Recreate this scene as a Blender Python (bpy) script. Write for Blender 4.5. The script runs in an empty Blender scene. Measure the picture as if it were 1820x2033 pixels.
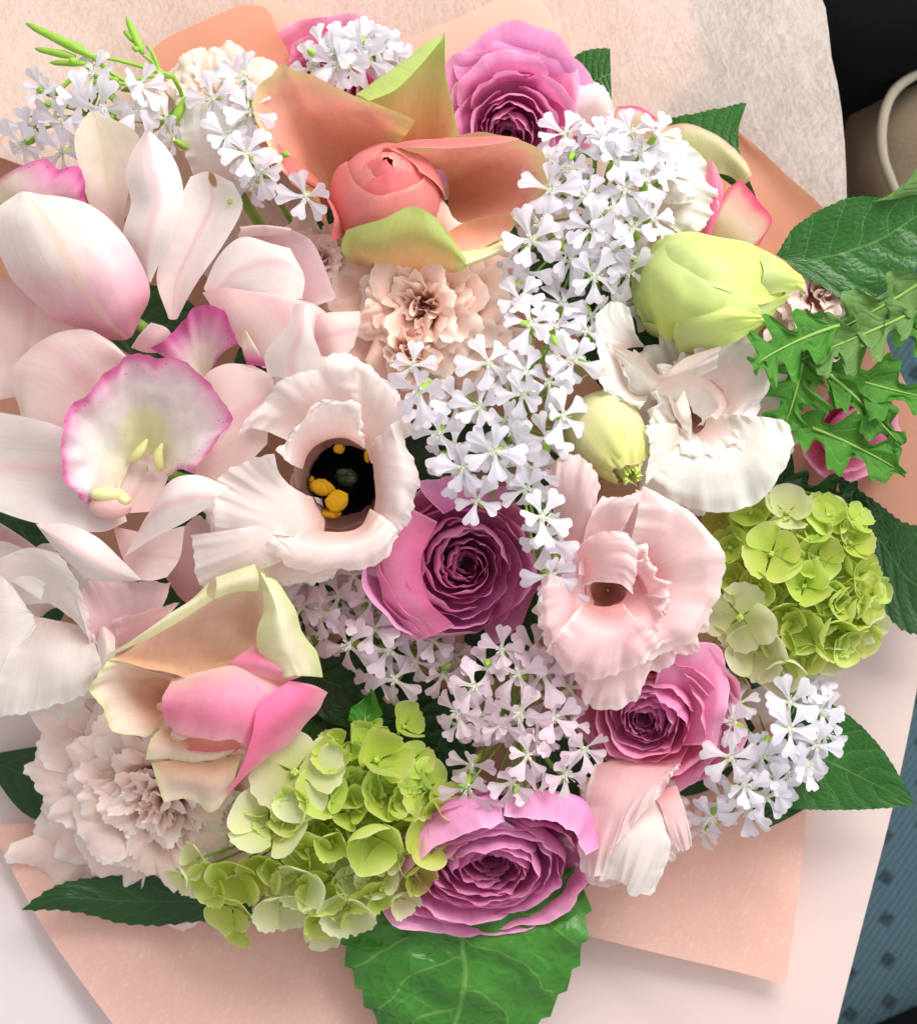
import bpy, math, random
import numpy as np
from mathutils import Vector, Matrix, noise as mnoise

random.seed(7); np.random.seed(7)
scene = bpy.context.scene
C = scene.collection

# ------------------------------------------------------------------ camera, world, lamps, exposure
CAM_Z, REF_Z, W_PX, H_PX = 0.70, 0.20, 1820.0, 2033.0
WIDTH = 0.32                                   # metres across the picture at the height of the blooms
S = WIDTH / W_PX                               # metres per picture unit at that height
cam_d = bpy.data.cameras.new('camera'); cam = bpy.data.objects.new('camera', cam_d); C.objects.link(cam)
cam.location = (0, 0, CAM_Z)
cam_d.sensor_fit = 'HORIZONTAL'; cam_d.sensor_width = 36.0
cam_d.lens = 36.0 * (CAM_Z - REF_Z) / WIDTH
cam_d.clip_start = 0.01; cam_d.clip_end = 20
cam_d.dof.use_dof = True; cam_d.dof.focus_distance = CAM_Z - REF_Z - 0.005; cam_d.dof.aperture_fstop = 10
scene.camera = cam

world = bpy.data.worlds.new('World'); scene.world = world; world.use_nodes = True
bg = world.node_tree.nodes['Background']
bg.inputs['Color'].default_value = (1.0, 0.97, 0.955, 1); bg.inputs['Strength'].default_value = 0.60

def area(name, loc, target, size, power, color):
    d = bpy.data.lights.new(name, 'AREA'); d.energy = power; d.color = color
    d.shape = 'RECTANGLE'; d.size = size[0]; d.size_y = size[1]
    o = bpy.data.objects.new(name, d); C.objects.link(o); o.location = loc
    o.rotation_euler = (Vector(target) - Vector(loc)).to_track_quat('-Z', 'Y').to_euler()
    return o
# the car's side window beyond the top of the picture, and a weaker one on the right
area('window_light', (0.40, 0.74, 0.80), (0.02, 0.0, 0.18), (0.75, 0.50), 12.5, (1.0, 0.975, 0.94))
area('far_window_light', (1.3, 0.1, 1.0), (0, 0, 0.15), (0.8, 0.6), 6.0, (0.86, 0.93, 1.0))

scene.render.engine = 'CYCLES'
scene.cycles.use_denoising = True
scene.cycles.max_bounces = 7; scene.cycles.diffuse_bounces = 4; scene.cycles.transmission_bounces = 5
scene.cycles.use_adaptive_sampling = True; scene.cycles.adaptive_threshold = 0.03
scene.cycles.transparent_max_bounces = 8
scene.cycles.caustics_reflective = False; scene.cycles.caustics_refractive = False
vs = scene.view_settings
vs.view_transform = 'Standard'; vs.look = 'None'; vs.gamma = 1.0; vs.use_curve_mapping = False; vs.exposure = 0.16

# ------------------------------------------------------------------ helpers
def P(p):
    """a place read off the photograph (x, y in picture units, z in the same units above bloom height) -> metres"""
    p = np.asarray(p, float)
    z = REF_Z + p[..., 2] * S
    k = (CAM_Z - z) / (CAM_Z - REF_Z) * S
    return np.stack([(p[..., 0] - W_PX / 2) * k, -(p[..., 1] - H_PX / 2) * k, z], -1)

def lin(h):
    if isinstance(h, str):
        h = h.lstrip('#'); c = [int(h[i:i + 2], 16) / 255 for i in (0, 2, 4)]
    else: c = h
    return tuple(x / 12.92 if x <= 0.04045 else ((x + 0.055) / 1.055) ** 2.4 for x in c) + (1.0,)

def crs(pts, n=None, t=None):
    """Catmull-Rom through pts (k, m...) sampled at n even places (chord length) or at t in 0..1"""
    pts = np.asarray(pts, float); k = len(pts)
    if k == 1: return np.repeat(pts, n, 0)
    if t is None: t = np.linspace(0, 1, n)
    d = np.sqrt(((pts[1:] - pts[:-1]) ** 2).reshape(k - 1, -1).sum(1)) + 1e-6
    knot = np.concatenate([[0], np.cumsum(d ** 0.75)]); knot /= knot[-1]
    ext = np.concatenate([[2 * pts[0] - pts[1]], pts, [2 * pts[-1] - pts[-2]]])
    i = np.clip(np.searchsorted(knot, t, 'right') - 1, 0, k - 2)
    h = (knot[i + 1] - knot[i]); s = (t - knot[i]) / h
    ke = np.concatenate([[2 * knot[0] - knot[1]], knot, [2 * knot[-1] - knot[-2]]])
    sh = (len(t),) + (1,) * (pts.ndim - 1)
    m0 = (ext[i + 2] - ext[i]) / (ke[i + 2] - ke[i]).reshape(sh) * h.reshape(sh)
    m1 = (ext[i + 3] - ext[i + 1]) / (ke[i + 3] - ke[i + 1]).reshape(sh) * h.reshape(sh)
    s = s.reshape(sh)
    return ((2 * s**3 - 3 * s**2 + 1) * ext[i + 1] + (s**3 - 2 * s**2 + s) * m0 + (-2 * s**3 + 3 * s**2) * ext[i + 2] + (s**3 - s**2) * m1)

def wav(t, f, seed):
    r = np.random.RandomState(int(seed) % 100000); a = r.rand(5) * 6.283
    return (np.sin(6.283 * f * t + a[0]) * 0.55 + np.sin(6.283 * f * 1.73 * t + a[1]) * 0.35
            + np.sin(6.283 * f * 0.47 * t + a[2]) * 0.4 + np.sin(6.283 * f * 3.1 * t + a[3]) * 0.15)

def smooth(x, a, b):
    t = np.clip((x - a) / (b - a), 0, 1); return t * t * (3 - 2 * t)

def normals(g):
    du = np.gradient(g, axis=0); dv = np.gradient(g, axis=1)
    n = np.cross(du, dv); return n / (np.linalg.norm(n, axis=-1, keepdims=True) + 1e-9)

_seed = [100]
def nseed():
    _seed[0] += 1; return _seed[0]

def rib_grid(ribs, nu=22, nv=18, rt=0, rs=0, rf=3.0, und=0, uf=0.012, serr=0, sn=12, side=0, sdn=9, curl=0, fr=0, ff=14):
    """a petal or leaf lofted through ribs that run from its foot to its rim"""
    if isinstance(ribs, str):
        ribs = [[tuple(float(q) for q in p.split(',')) for p in r.split()] for r in ribs.split('|')]
    L = np.stack([crs(r, nu) for r in ribs])              # (k, nu, 3)
    k = len(L)
    g = crs(L, t=np.linspace(0, 1, nv)) if k > 1 else L
    g = np.swapaxes(g, 0, 1).copy()                       # (nu, nv, 3)
    u = np.linspace(0, 1, nu)[:, None] * np.ones((1, nv)); v = np.linspace(-1, 1, nv)[None] * np.ones((nu, 1))
    sd = nseed()
    q = float(np.clip(np.linalg.norm(np.diff(g[int(nu * .8)], axis=0), axis=-1).sum() / 230.0, .3, 1.0)); rt *= q; rs *= q; fr *= q; serr *= q; rf *= .5 + .5 * q; ff *= q
    n = normals(g)
    et = smooth(u, 0.45, 1.0); es = smooth(abs(v), 0.5, 1.0) * smooth(u, 0.0, 0.3)
    d = rt * et * wav(v * 0.5, rf, sd) + rs * es * wav(u, rf, sd + 7) * np.where(v > 0, 1, -0.8)
    d += curl * np.maximum(smooth(u, 0.8, 1.0), smooth(abs(v), 0.8, 1.0) * smooth(u, .1, .4))
    if fr:
        e1 = smooth(u, 0.78, 1.0); e2 = smooth(abs(v), 0.8, 1.0) * smooth(u, 0.2, 0.5)
        amp = 0.35 + 0.65 * (0.5 + 0.5 * wav(v * 0.5 + u * 0.3, 1.7, sd + 21))
        d += fr * amp * (e1 * wav(v * 0.5, ff, sd + 11) + e2 * wav(u, ff, sd + 13))
    if und:
        q = g.reshape(-1, 3) * uf + sd * 3.1
        d += und * np.array([mnoise.noise(Vector(p)) for p in q]).reshape(nu, nv)
    g = g + n * d[..., None]
    if serr:
        du = np.gradient(g, axis=0); du /= np.linalg.norm(du, axis=-1, keepdims=True) + 1e-9
        tooth = wav(v[0] * 0.5, sn * 0.45, sd + 31) * 0.8 + wav(v[0] * 0.5, 1.3, sd + 33) * 1.2 + 0.5 * np.random.RandomState(sd % 100000).rand(nv)
        g += du * (serr * smooth(u, 0.7, 1.0) * tooth[None])[..., None]
    if side:
        dv = np.gradient(g, axis=1); dv /= np.linalg.norm(dv, axis=-1, keepdims=True) + 1e-9
        tooth = ((u * sdn) % 1.0) ** 1.3
        g += dv * (side * np.sign(v) * smooth(abs(v), 0.8, 1.0) * tooth * smooth(u, 0.02, 0.1) * (1 - smooth(u, 0.93, 1)))[..., None]
    return g

def cup_grid(profile, phi0, hw, spiral=0.06, rnd=0.12, ruf=0, rf=1.5, serr=0, nu=10, nv=16, foot=1.0, pw=3.0, fr=0, ff=4):
    """one petal of a cup: a profile (r, z) swung round the flower's axis"""
    sd = nseed()
    t = np.linspace(0, 1, nu)[:, None] * np.ones((1, nv)); s = np.linspace(-1, 1, nv)[None] * np.ones((nu, 1))
    fine = np.random.RandomState(sd % 100000).rand(nv) - 0.5
    tt = t * (1 - rnd * abs(s) ** pw) + serr * t ** 6 * (wav(s, 5, sd + 3) * 0.6 + fine[None])
    tt = np.clip(tt, 0, 1)
    pr = crs(profile, t=tt.ravel()).reshape(nu, nv, 2)
    w = t ** 2.5
    r = pr[..., 0] * (1 + spiral * s) + ruf * w * wav(s, rf, sd)
    z = pr[..., 1] + 0.7 * ruf * w * wav(s, rf, sd + 1) + fr * t ** 8 * wav(s, ff, sd + 5)
    ph = phi0 + hw * s * (foot + (1 - foot) * smooth(t, 0, 0.7))
    return np.stack([r * np.cos(ph), r * np.sin(ph), z], -1)

def frame(axis, twist=0.0):
    z = np.array(axis, float); z /= np.linalg.norm(z)
    x = np.cross([0.0, 1.0, 0.0], z)
    if np.linalg.norm(x) < 1e-3: x = np.array([1.0, 0, 0])
    x /= np.linalg.norm(x); y = np.cross(z, x)
    c, s = math.cos(twist), math.sin(twist)
    return np.stack([x * c + y * s, -x * s + y * c, z], 1)     # columns

def turn(g, axis, twist=0.0): return g @ frame(axis, twist).T

def mesh_from(name, V, F, mat, uv=None, smooth_=True):
    me = bpy.data.meshes.new(name)
    V = np.asarray(V, float).reshape(-1, 3)
    me.from_pydata(V.tolist(), [], F if isinstance(F, list) else F.tolist())
    if uv is not None:
        lay = me.uv_layers.new(name='UVMap')
        idx = np.empty(len(me.loops), np.int32); me.loops.foreach_get('vertex_index', idx)
        lay.data.foreach_set('uv', np.asarray(uv, np.float32)[idx].ravel())
    if smooth_: me.polygons.foreach_set('use_smooth', [True] * len(me.polygons))
    for m in (mat if isinstance(mat, (list, tuple)) else [mat]): me.materials.append(m)
    me.update(); return me

_fc = {}
def grid_faces(nu, nv):
    if (nu, nv) not in _fc:
        i = np.arange(nu - 1)[:, None] * nv + np.arange(nv - 1)[None]
        _fc[nu, nv] = np.stack([i, i + 1, i + nv + 1, i + nv], -1).reshape(-1, 4)
    return _fc[nu, nv]

def grid_uv(nu, nv):
    return np.stack(np.broadcast_arrays(np.linspace(0, 1, nv)[None], np.linspace(0, 1, nu)[:, None]), -1).reshape(-1, 2)

def grid_mesh(name, g, mat):
    nu, nv = g.shape[:2]
    return mesh_from(name, g.reshape(-1, 3), grid_faces(nu, nv), mat, grid_uv(nu, nv))

def link(name, me, parent=None):
    o = bpy.data.objects.new(name, me); C.objects.link(o)
    if parent: o.parent = parent
    return o

def tag(o, label, cat, group=None, kind=None):
    if label: o['label'] = label
    if cat: o['category'] = cat
    if group: o['group'] = group
    if kind: o['kind'] = kind
    return o

def thing(name, at, label, cat, group=None):
    o = bpy.data.objects.new(name, None); C.objects.link(o); o.empty_display_size = 0.005
    o.location = P(at); tag(o, label, cat, group); return o

def part_ribs(name, root, ribs, mat, **kw):
    """a part from ribs given in picture units"""
    g = P(rib_grid(ribs, **kw)) - np.array(root.location)
    return link(name, grid_mesh(name, g, mat), root)

FLIP = np.array([1.0, -1.0, 1.0]) * S
def part_grid(name, root, g, mat, off=(0, 0, 0)):
    """a part from a grid in local picture units round the thing's own origin"""
    return link(name, grid_mesh(name, (g + np.array(off)) * FLIP, mat), root)

def tube(path, rad, ns=6, cap=True):
    path = np.asarray(path, float); n = len(path)
    rad = np.broadcast_to(np.asarray(rad, float), (n,))
    tg = np.gradient(path, axis=0); tg /= np.linalg.norm(tg, axis=1, keepdims=True) + 1e-12
    ref = np.array([0.31, 0.2, 0.93]) if abs(tg[0] @ np.array([0.31, 0.2, 0.93])) < 0.9 else np.array([1.0, 0, 0])
    V = []
    for i in range(n):
        x = np.cross(ref, tg[i]); x /= np.linalg.norm(x) + 1e-12; y = np.cross(tg[i], x); ref = np.cross(x, tg[i]) * -1 if False else ref
        a = np.arange(ns) / ns * 6.28318
        V.append(path[i] + rad[i] * (np.cos(a)[:, None] * x + np.sin(a)[:, None] * y))
    V = np.concatenate(V); F = []
    for i in range(n - 1):
        for j in range(ns):
            F.append([i * ns + j, i * ns + (j + 1) % ns, (i + 1) * ns + (j + 1) % ns, (i + 1) * ns + j])
    if cap: F.append(list(range(ns))[::-1]); F.append([(n - 1) * ns + j for j in range(ns)])
    return V, F

class MB:
    def __init__(s): s.V = []; s.F = []; s.n = 0; s.M = []
    def add(s, V, F, mi=0):
        V = np.asarray(V, float).reshape(-1, 3); s.V.append(V)
        for f in F: s.F.append([int(q) + s.n for q in f]); s.M.append(mi)
        s.n += len(V)
    def grid(s, g, mi=0): s.add(g.reshape(-1, 3), grid_faces(*g.shape[:2]), mi)
    def blob(s, c, r, axis=(0, 0, 1), ns=10, nr=7, mi=0):
        a = np.linspace(0, math.pi, nr)
        g = np.stack([np.outer(np.sin(a), np.cos(np.linspace(0, 6.28318, ns))) * r[0], np.outer(np.sin(a), np.sin(np.linspace(0, 6.28318, ns))) * r[1],
                      np.outer(np.cos(a), np.ones(ns)) * r[2]], -1)
        s.grid(turn(g, axis) + np.array(c), mi)
    def mesh(s, name, mats):
        me = mesh_from(name, np.concatenate(s.V), s.F, mats)
        if isinstance(mats, (list, tuple)) and len(mats) > 1: me.polygons.foreach_set('material_index', s.M)
        return me

BIND = np.array([0.0, -0.005, 0.035])
def stem_part(root, mat, rad=0.0022, off=(0, 0, -60)):
    """the stalk, from under the head down to where the stems are bound"""
    r = np.array(root.location); a = np.array(off) * FLIP; b = BIND - r
    b = b + np.array([random.uniform(-.012, .012), random.uniform(-.012, .012), 0])
    m = (a + b) / 2 + np.array([0, 0, -0.012]); p = crs([a, m, b], 8)
    V, F = tube(p, rad, 6)
    return link('stem', mesh_from('stem', V, F, mat), root)

# ------------------------------------------------------------------ materials
def nodes_of(name):
    m = bpy.data.materials.new(name); m.use_nodes = True
    nt = m.node_tree; nt.nodes.clear(); return m, nt
def N(nt, typ, **kw):
    n = nt.nodes.new(typ)
    for k, v in kw.items(): setattr(n, k, v)
    return n
def mathn(nt, op, a, b=None, clamp=False):
    n = N(nt, 'ShaderNodeMath', operation=op, use_clamp=clamp)
    for i, x in enumerate((a, b)):
        if x is None: continue
        if isinstance(x, (int, float)): n.inputs[i].default_value = x
        else: nt.links.new(x, n.inputs[i])
    return n.outputs[0]
def maprange(nt, x, a, b, c=0.0, d=1.0):
    n = N(nt, 'ShaderNodeMapRange', interpolation_type='SMOOTHSTEP'); nt.links.new(x, n.inputs[0])
    for i, q in enumerate((a, b, c, d)): n.inputs[i + 1].default_value = q
    return n.outputs[0]
def mixc(nt, fac, a, b, mode='MIX'):
    n = N(nt, 'ShaderNodeMix', data_type='RGBA', blend_type=mode)
    for i, x in ((0, fac), (6, a), (7, b)):
        if isinstance(x, (int, float)): n.inputs[i].default_value = x
        elif isinstance(x, tuple): n.inputs[i].default_value = x
        else: nt.links.new(x, n.inputs[i])
    return n.outputs[2]
def ramp(nt, x, stops):
    n = N(nt, 'ShaderNodeValToRGB'); e = n.color_ramp.elements
    while len(e) < len(stops): e.new(0.5)
    for i, (p, c) in enumerate(stops): e[i].position = p; e[i].color = lin(c)
    nt.links.new(x, n.inputs[0]); return n.outputs[0]
def noise_tex(nt, vec, scale, detail=3, rough=0.5, mapscale=None):
    if mapscale:
        mp = N(nt, 'ShaderNodeMapping'); nt.links.new(vec, mp.inputs[0]); mp.inputs['Scale'].default_value = mapscale; vec = mp.outputs[0]
    n = N(nt, 'ShaderNodeTexNoise'); nt.links.new(vec, n.inputs['Vector']); n.inputs['Scale'].default_value = scale
    n.inputs['Detail'].default_value = detail; n.inputs['Roughness'].default_value = rough
    return n.outputs['Fac']
def finish(nt, col, rough, trans, spec=0.3, bump=None, bstr=0.2, bdist=0.0006, sheen=0.0, tcol=None):
    out = N(nt, 'ShaderNodeOutputMaterial'); p = N(nt, 'ShaderNodeBsdfPrincipled')
    nt.links.new(col, p.inputs['Base Color']); p.inputs['Roughness'].default_value = rough
    p.inputs['Specular IOR Level'].default_value = spec
    if sheen: p.inputs['Sheen Weight'].default_value = sheen
    if bump is not None:
        b = N(nt, 'ShaderNodeBump'); nt.links.new(bump, b.inputs['Height']); b.inputs['Strength'].default_value = bstr; b.inputs['Distance'].default_value = bdist
        nt.links.new(b.outputs[0], p.inputs['Normal'])
    if trans:
        t = N(nt, 'ShaderNodeBsdfTranslucent'); nt.links.new(tcol if tcol is not None else col, t.inputs['Color'])
        if bump is not None: nt.links.new(b.outputs[0], t.inputs['Normal'])
        m = N(nt, 'ShaderNodeMixShader'); m.inputs[0].default_value = trans
        nt.links.new(p.outputs[0], m.inputs[1]); nt.links.new(t.outputs[0], m.inputs[2]); nt.links.new(m.outputs[0], out.inputs[0])
    else: nt.links.new(p.outputs[0], out.inputs[0])

def petal_mat(name, stops, edge=None, ew=0.12, esharp=0.5, estr=0.9, vein=0.12, vscale=34, trans=0.35, rough=0.5, mott=0.10, var=0.05, mid=None, mw=0.12,
              patch=None, spots=None, sheen=0.0, spec=0.25, hue=0.0):
    m, nt = nodes_of(name)
    uvn = N(nt, 'ShaderNodeUVMap'); uv = uvn.outputs[0]
    sp = N(nt, 'ShaderNodeSeparateXYZ'); nt.links.new(uv, sp.inputs[0]); vx, uy = sp.outputs[0], sp.outputs[1]
    oi = N(nt, 'ShaderNodeObjectInfo'); rnd = oi.outputs['Random']
    tc = N(nt, 'ShaderNodeTexCoord'); oc = tc.outputs['Object']
    big = noise_tex(nt, oc, 70, 3)
    wob = mathn(nt, 'MULTIPLY', mathn(nt, 'SUBTRACT', big, 0.5), 0.35)
    col = ramp(nt, mathn(nt, 'ADD', uy, wob, True), stops)
    av = mathn(nt, 'ABSOLUTE', mathn(nt, 'SUBTRACT', mathn(nt, 'MULTIPLY', vx, 2.0), 1.0))
    if mid:
        f = maprange(nt, mathn(nt, 'ADD', av, mathn(nt, 'MULTIPLY', wob, 0.6)), 0.0, mw, 1, 0)
        col = mixc(nt, mathn(nt, 'MULTIPLY', f, mid[1]), col, lin(mid[0]))
    if patch:      # a blotch of its own colour: (colour, v, u, radius v, radius u, strength)
        for (pc, pv, pu, rv, ru, ps) in patch:
            dx = mathn(nt, 'DIVIDE', mathn(nt, 'SUBTRACT', vx, pv), rv); dy = mathn(nt, 'DIVIDE', mathn(nt, 'SUBTRACT', uy, pu), ru)
            dd = mathn(nt, 'ADD', mathn(nt, 'MULTIPLY', dx, dx), mathn(nt, 'MULTIPLY', dy, dy))
            f = maprange(nt, mathn(nt, 'ADD', dd, wob), 0.3, 1.0, 1, 0)
            col = mixc(nt, mathn(nt, 'MULTIPLY', f, ps), col, lin(pc))
    if edge:
        e = mathn(nt, 'MAXIMUM', av, uy)
        e = mathn(nt, 'ADD', e, mathn(nt, 'MULTIPLY', wob, ew * 3.0))
        f = maprange(nt, e, 1 - ew, 1.0 - ew * 0.1 * esharp, 0, 1)
        f = mathn(nt, 'MULTIPLY', f, maprange(nt, noise_tex(nt, oc, 55, 2), 0.25, 0.6, estr * 0.35, estr))
        col = mixc(nt, f, col, lin(edge))
    if spots:
        vo = N(nt, 'ShaderNodeTexVoronoi'); nt.links.new(oc, vo.inputs['Vector']); vo.inputs['Scale'].default_value = 700
        f = maprange(nt, vo.outputs['Distance'], 0.12, 0.3, 1, 0)
        gate = maprange(nt, mathn(nt, 'ADD', mathn(nt, 'MAXIMUM', av, uy), wob), 0.72, 0.9)
        f = mathn(nt, 'MULTIPLY', mathn(nt, 'MULTIPLY', f, gate), maprange(nt, noise_tex(nt, oc, 260, 1), 0.5, 0.6))
        col = mixc(nt, mathn(nt, 'MULTIPLY', f, 0.8), col, lin(spots))
    vn = noise_tex(nt, uv, 1.0, 4, 0.6, (vscale, 1.6, 1))
    dark = mixc(nt, 1.0, col, (0.72, 0.62, 0.66, 1), 'MULTIPLY')
    col = mixc(nt, mathn(nt, 'MULTIPLY', maprange(nt, vn, 0.45, 0.75), vein * 3), col, dark)
    mt = noise_tex(nt, oc, 240, 3)
    hsv = N(nt, 'ShaderNodeHueSaturation'); nt.links.new(col, hsv.inputs['Color'])
    hsv.inputs['Hue'].default_value = 0.5
    val = mathn(nt, 'ADD', mathn(nt, 'MULTIPLY', mathn(nt, 'SUBTRACT', rnd, 0.5), var * 2), mathn(nt, 'ADD', 1.0, mathn(nt, 'MULTIPLY', mathn(nt, 'SUBTRACT', mt, 0.5), mott * 2)))
    nt.links.new(val, hsv.inputs['Value'])
    if hue: nt.links.new(mathn(nt, 'ADD', 0.5, mathn(nt, 'MULTIPLY', mathn(nt, 'SUBTRACT', rnd, 0.5), hue)), hsv.inputs['Hue'])
    col = hsv.outputs[0]
    hgt = mathn(nt, 'ADD', vn, mathn(nt, 'MULTIPLY', noise_tex(nt, oc, 900, 2), 0.35))
    finish(nt, col, rough, trans, spec, hgt, 0.22, 0.0003, sheen)
    return m

def leaf_mat(name, base, dark, veinc, nv=7.0, slant=0.55, cells=16, trans=0.18, rough=0.38, bstr=0.6, spec=0.45, cellf=0.5):
    m, nt = nodes_of(name)
    uv = N(nt, 'ShaderNodeUVMap').outputs[0]; sp = N(nt, 'ShaderNodeSeparateXYZ'); nt.links.new(uv, sp.inputs[0]); vx, uy = sp.outputs[0], sp.outputs[1]
    oc = N(nt, 'ShaderNodeTexCoord').outputs['Object']
    wob = mathn(nt, 'SUBTRACT', noise_tex(nt, uv, 5, 2), 0.5)
    av = mathn(nt, 'ABSOLUTE', mathn(nt, 'SUBTRACT', mathn(nt, 'MULTIPLY', vx, 2.0), 1.0))
    midr = maprange(nt, av, 0.008, 0.032, 1, 0)
    ph = mathn(nt, 'SUBTRACT', mathn(nt, 'MULTIPLY', uy, nv), mathn(nt, 'MULTIPLY', mathn(nt, 'POWER', av, 1.3), slant * nv * 0.4))
    ph = mathn(nt, 'ADD', ph, mathn(nt, 'MULTIPLY', wob, 0.5))
    ph = mathn(nt, 'ADD', ph, mathn(nt, 'MULTIPLY', mathn(nt, 'GREATER_THAN', vx, 0.5), 0.43))
    fr = mathn(nt, 'ABSOLUTE', mathn(nt, 'SUBTRACT', mathn(nt, 'FRACT', ph), 0.5))
    sec = mathn(nt, 'MULTIPLY', maprange(nt, fr, 0.008, 0.035, 1, 0), maprange(nt, av, 0.9, 1.0, 1, 0.2))
    vo = N(nt, 'ShaderNodeTexVoronoi', feature='DISTANCE_TO_EDGE')
    mp = N(nt, 'ShaderNodeMapping'); nt.links.new(uv, mp.inputs[0]); mp.inputs['Scale'].default_value = (cells * 0.8, cells, 1); nt.links.new(mp.outputs[0], vo.inputs['Vector'])
    vo.inputs['Scale'].default_value = 1.0
    cell = maprange(nt, vo.outputs['Distance'], 0.02, 0.10, 1, 0)
    vein = mathn(nt, 'MAXIMUM', mathn(nt, 'MAXIMUM', midr, mathn(nt, 'MULTIPLY', sec, 0.8)), mathn(nt, 'MULTIPLY', cell, cellf))
    col = mixc(nt, noise_tex(nt, oc, 60, 4), lin(dark), lin(base))
    col = mixc(nt, mathn(nt, 'MULTIPLY', noise_tex(nt, oc, 300, 3), 0.25), col, lin(dark))
    col = mixc(nt, mathn(nt, 'MULTIPLY', vein, 0.48), col, lin(veinc))
    bulge = mathn(nt, 'ADD', maprange(nt, vo.outputs['Distance'], 0.0, 0.30, 0, 0.28), maprange(nt, fr, 0.0, 0.35, 0, 0.8))
    bulge = mathn(nt, 'ADD', bulge, mathn(nt, 'MULTIPLY', noise_tex(nt, oc, 500, 3), 0.22))
    finish(nt, col, rough, trans, spec, bulge, bstr, 0.0010)
    return m

def plain_mat(name, c1, c2, rough=0.6, trans=0.0, scale=200, spec=0.3, bstr=0.2, sheen=0.0):
    m, nt = nodes_of(name); oc = N(nt, 'ShaderNodeTexCoord').outputs['Object']
    n = noise_tex(nt, oc, scale, 4); col = mixc(nt, n, lin(c1), lin(c2))
    finish(nt, col, rough, trans, spec, n, bstr, 0.0005, sheen); return m

def fibre_mat(name, c1, c2, fibre, alpha=None, trans=0.35, rough=0.75, fs=1.0, bstr=0.5, amount=0.5, fa=0.45):
    """unwoven floral wrap: felted fibres, or smooth paper when the fibre amount is small; alpha lets thin places show what lies behind"""
    m, nt = nodes_of(name); oc = N(nt, 'ShaderNodeTexCoord').outputs['Object']
    def rot(a):
        mp = N(nt, 'ShaderNodeMapping'); nt.links.new(oc, mp.inputs[0]); mp.inputs['Rotation'].default_value = (0, 0, a); return mp.outputs[0]
    wp = N(nt, 'ShaderNodeTexNoise'); nt.links.new(oc, wp.inputs['Vector']); wp.inputs['Scale'].default_value = 90; wp.inputs['Detail'].default_value = 2
    wv = N(nt, 'ShaderNodeVectorMath', operation='MULTIPLY_ADD'); nt.links.new(wp.outputs['Color'], wv.inputs[0]); wv.inputs[1].default_value = (.006, .006, .006); nt.links.new(oc, wv.inputs[2])
    oc0 = oc; oc = wv.outputs[0]
    f1 = noise_tex(nt, rot(fa), 1.0, 4, 0.65, (1500 * fs, 170 * fs, 300)); f2 = noise_tex(nt, rot(fa + .7), 1.0, 3, 0.6, (1700 * fs, 230 * fs, 300))
    f3 = noise_tex(nt, oc, 900 * fs, 4, 0.7); oc = oc0
    f = mathn(nt, 'ADD', mathn(nt, 'MULTIPLY', f1, 0.40), mathn(nt, 'ADD', mathn(nt, 'MULTIPLY', f2, 0.25), mathn(nt, 'MULTIPLY', f3, 0.35)))
    col = mixc(nt, noise_tex(nt, oc, 14, 3), lin(c1), lin(c2))
    col = mixc(nt, mathn(nt, 'MULTIPLY', maprange(nt, f, 0.48, 0.68), amount), col, lin(fibre))
    out = N(nt, 'ShaderNodeOutputMaterial'); p = N(nt, 'ShaderNodeBsdfPrincipled')
    nt.links.new(col, p.inputs['Base Color']); p.inputs['Roughness'].default_value = rough; p.inputs['Specular IOR Level'].default_value = 0.15
    b = N(nt, 'ShaderNodeBump'); nt.links.new(f, b.inputs['Height']); b.inputs['Strength'].default_value = bstr; b.inputs['Distance'].default_value = 0.0005; nt.links.new(b.outputs[0], p.inputs['Normal'])
    t = N(nt, 'ShaderNodeBsdfTranslucent'); nt.links.new(col, t.inputs['Color'])
    mx = N(nt, 'ShaderNodeMixShader'); mx.inputs[0].default_value = trans; nt.links.new(p.outputs[0], mx.inputs[1]); nt.links.new(t.outputs[0], mx.inputs[2])
    last = mx.outputs[0]
    if alpha:
        tr = N(nt, 'ShaderNodeBsdfTransparent'); m2 = N(nt, 'ShaderNodeMixShader')
        hole = maprange(nt, mathn(nt, 'ADD', f, mathn(nt, 'MULTIPLY', mathn(nt, 'SUBTRACT', noise_tex(nt, oc, 45, 3), 0.5), 0.25)), 0.30, 0.62, alpha, 0.0)
        nt.links.new(hole, m2.inputs[0]); nt.links.new(last, m2.inputs[1]); nt.links.new(tr.outputs[0], m2.inputs[2]); last = m2.outputs[0]
    nt.links.new(last, out.inputs[0]); return m

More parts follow.
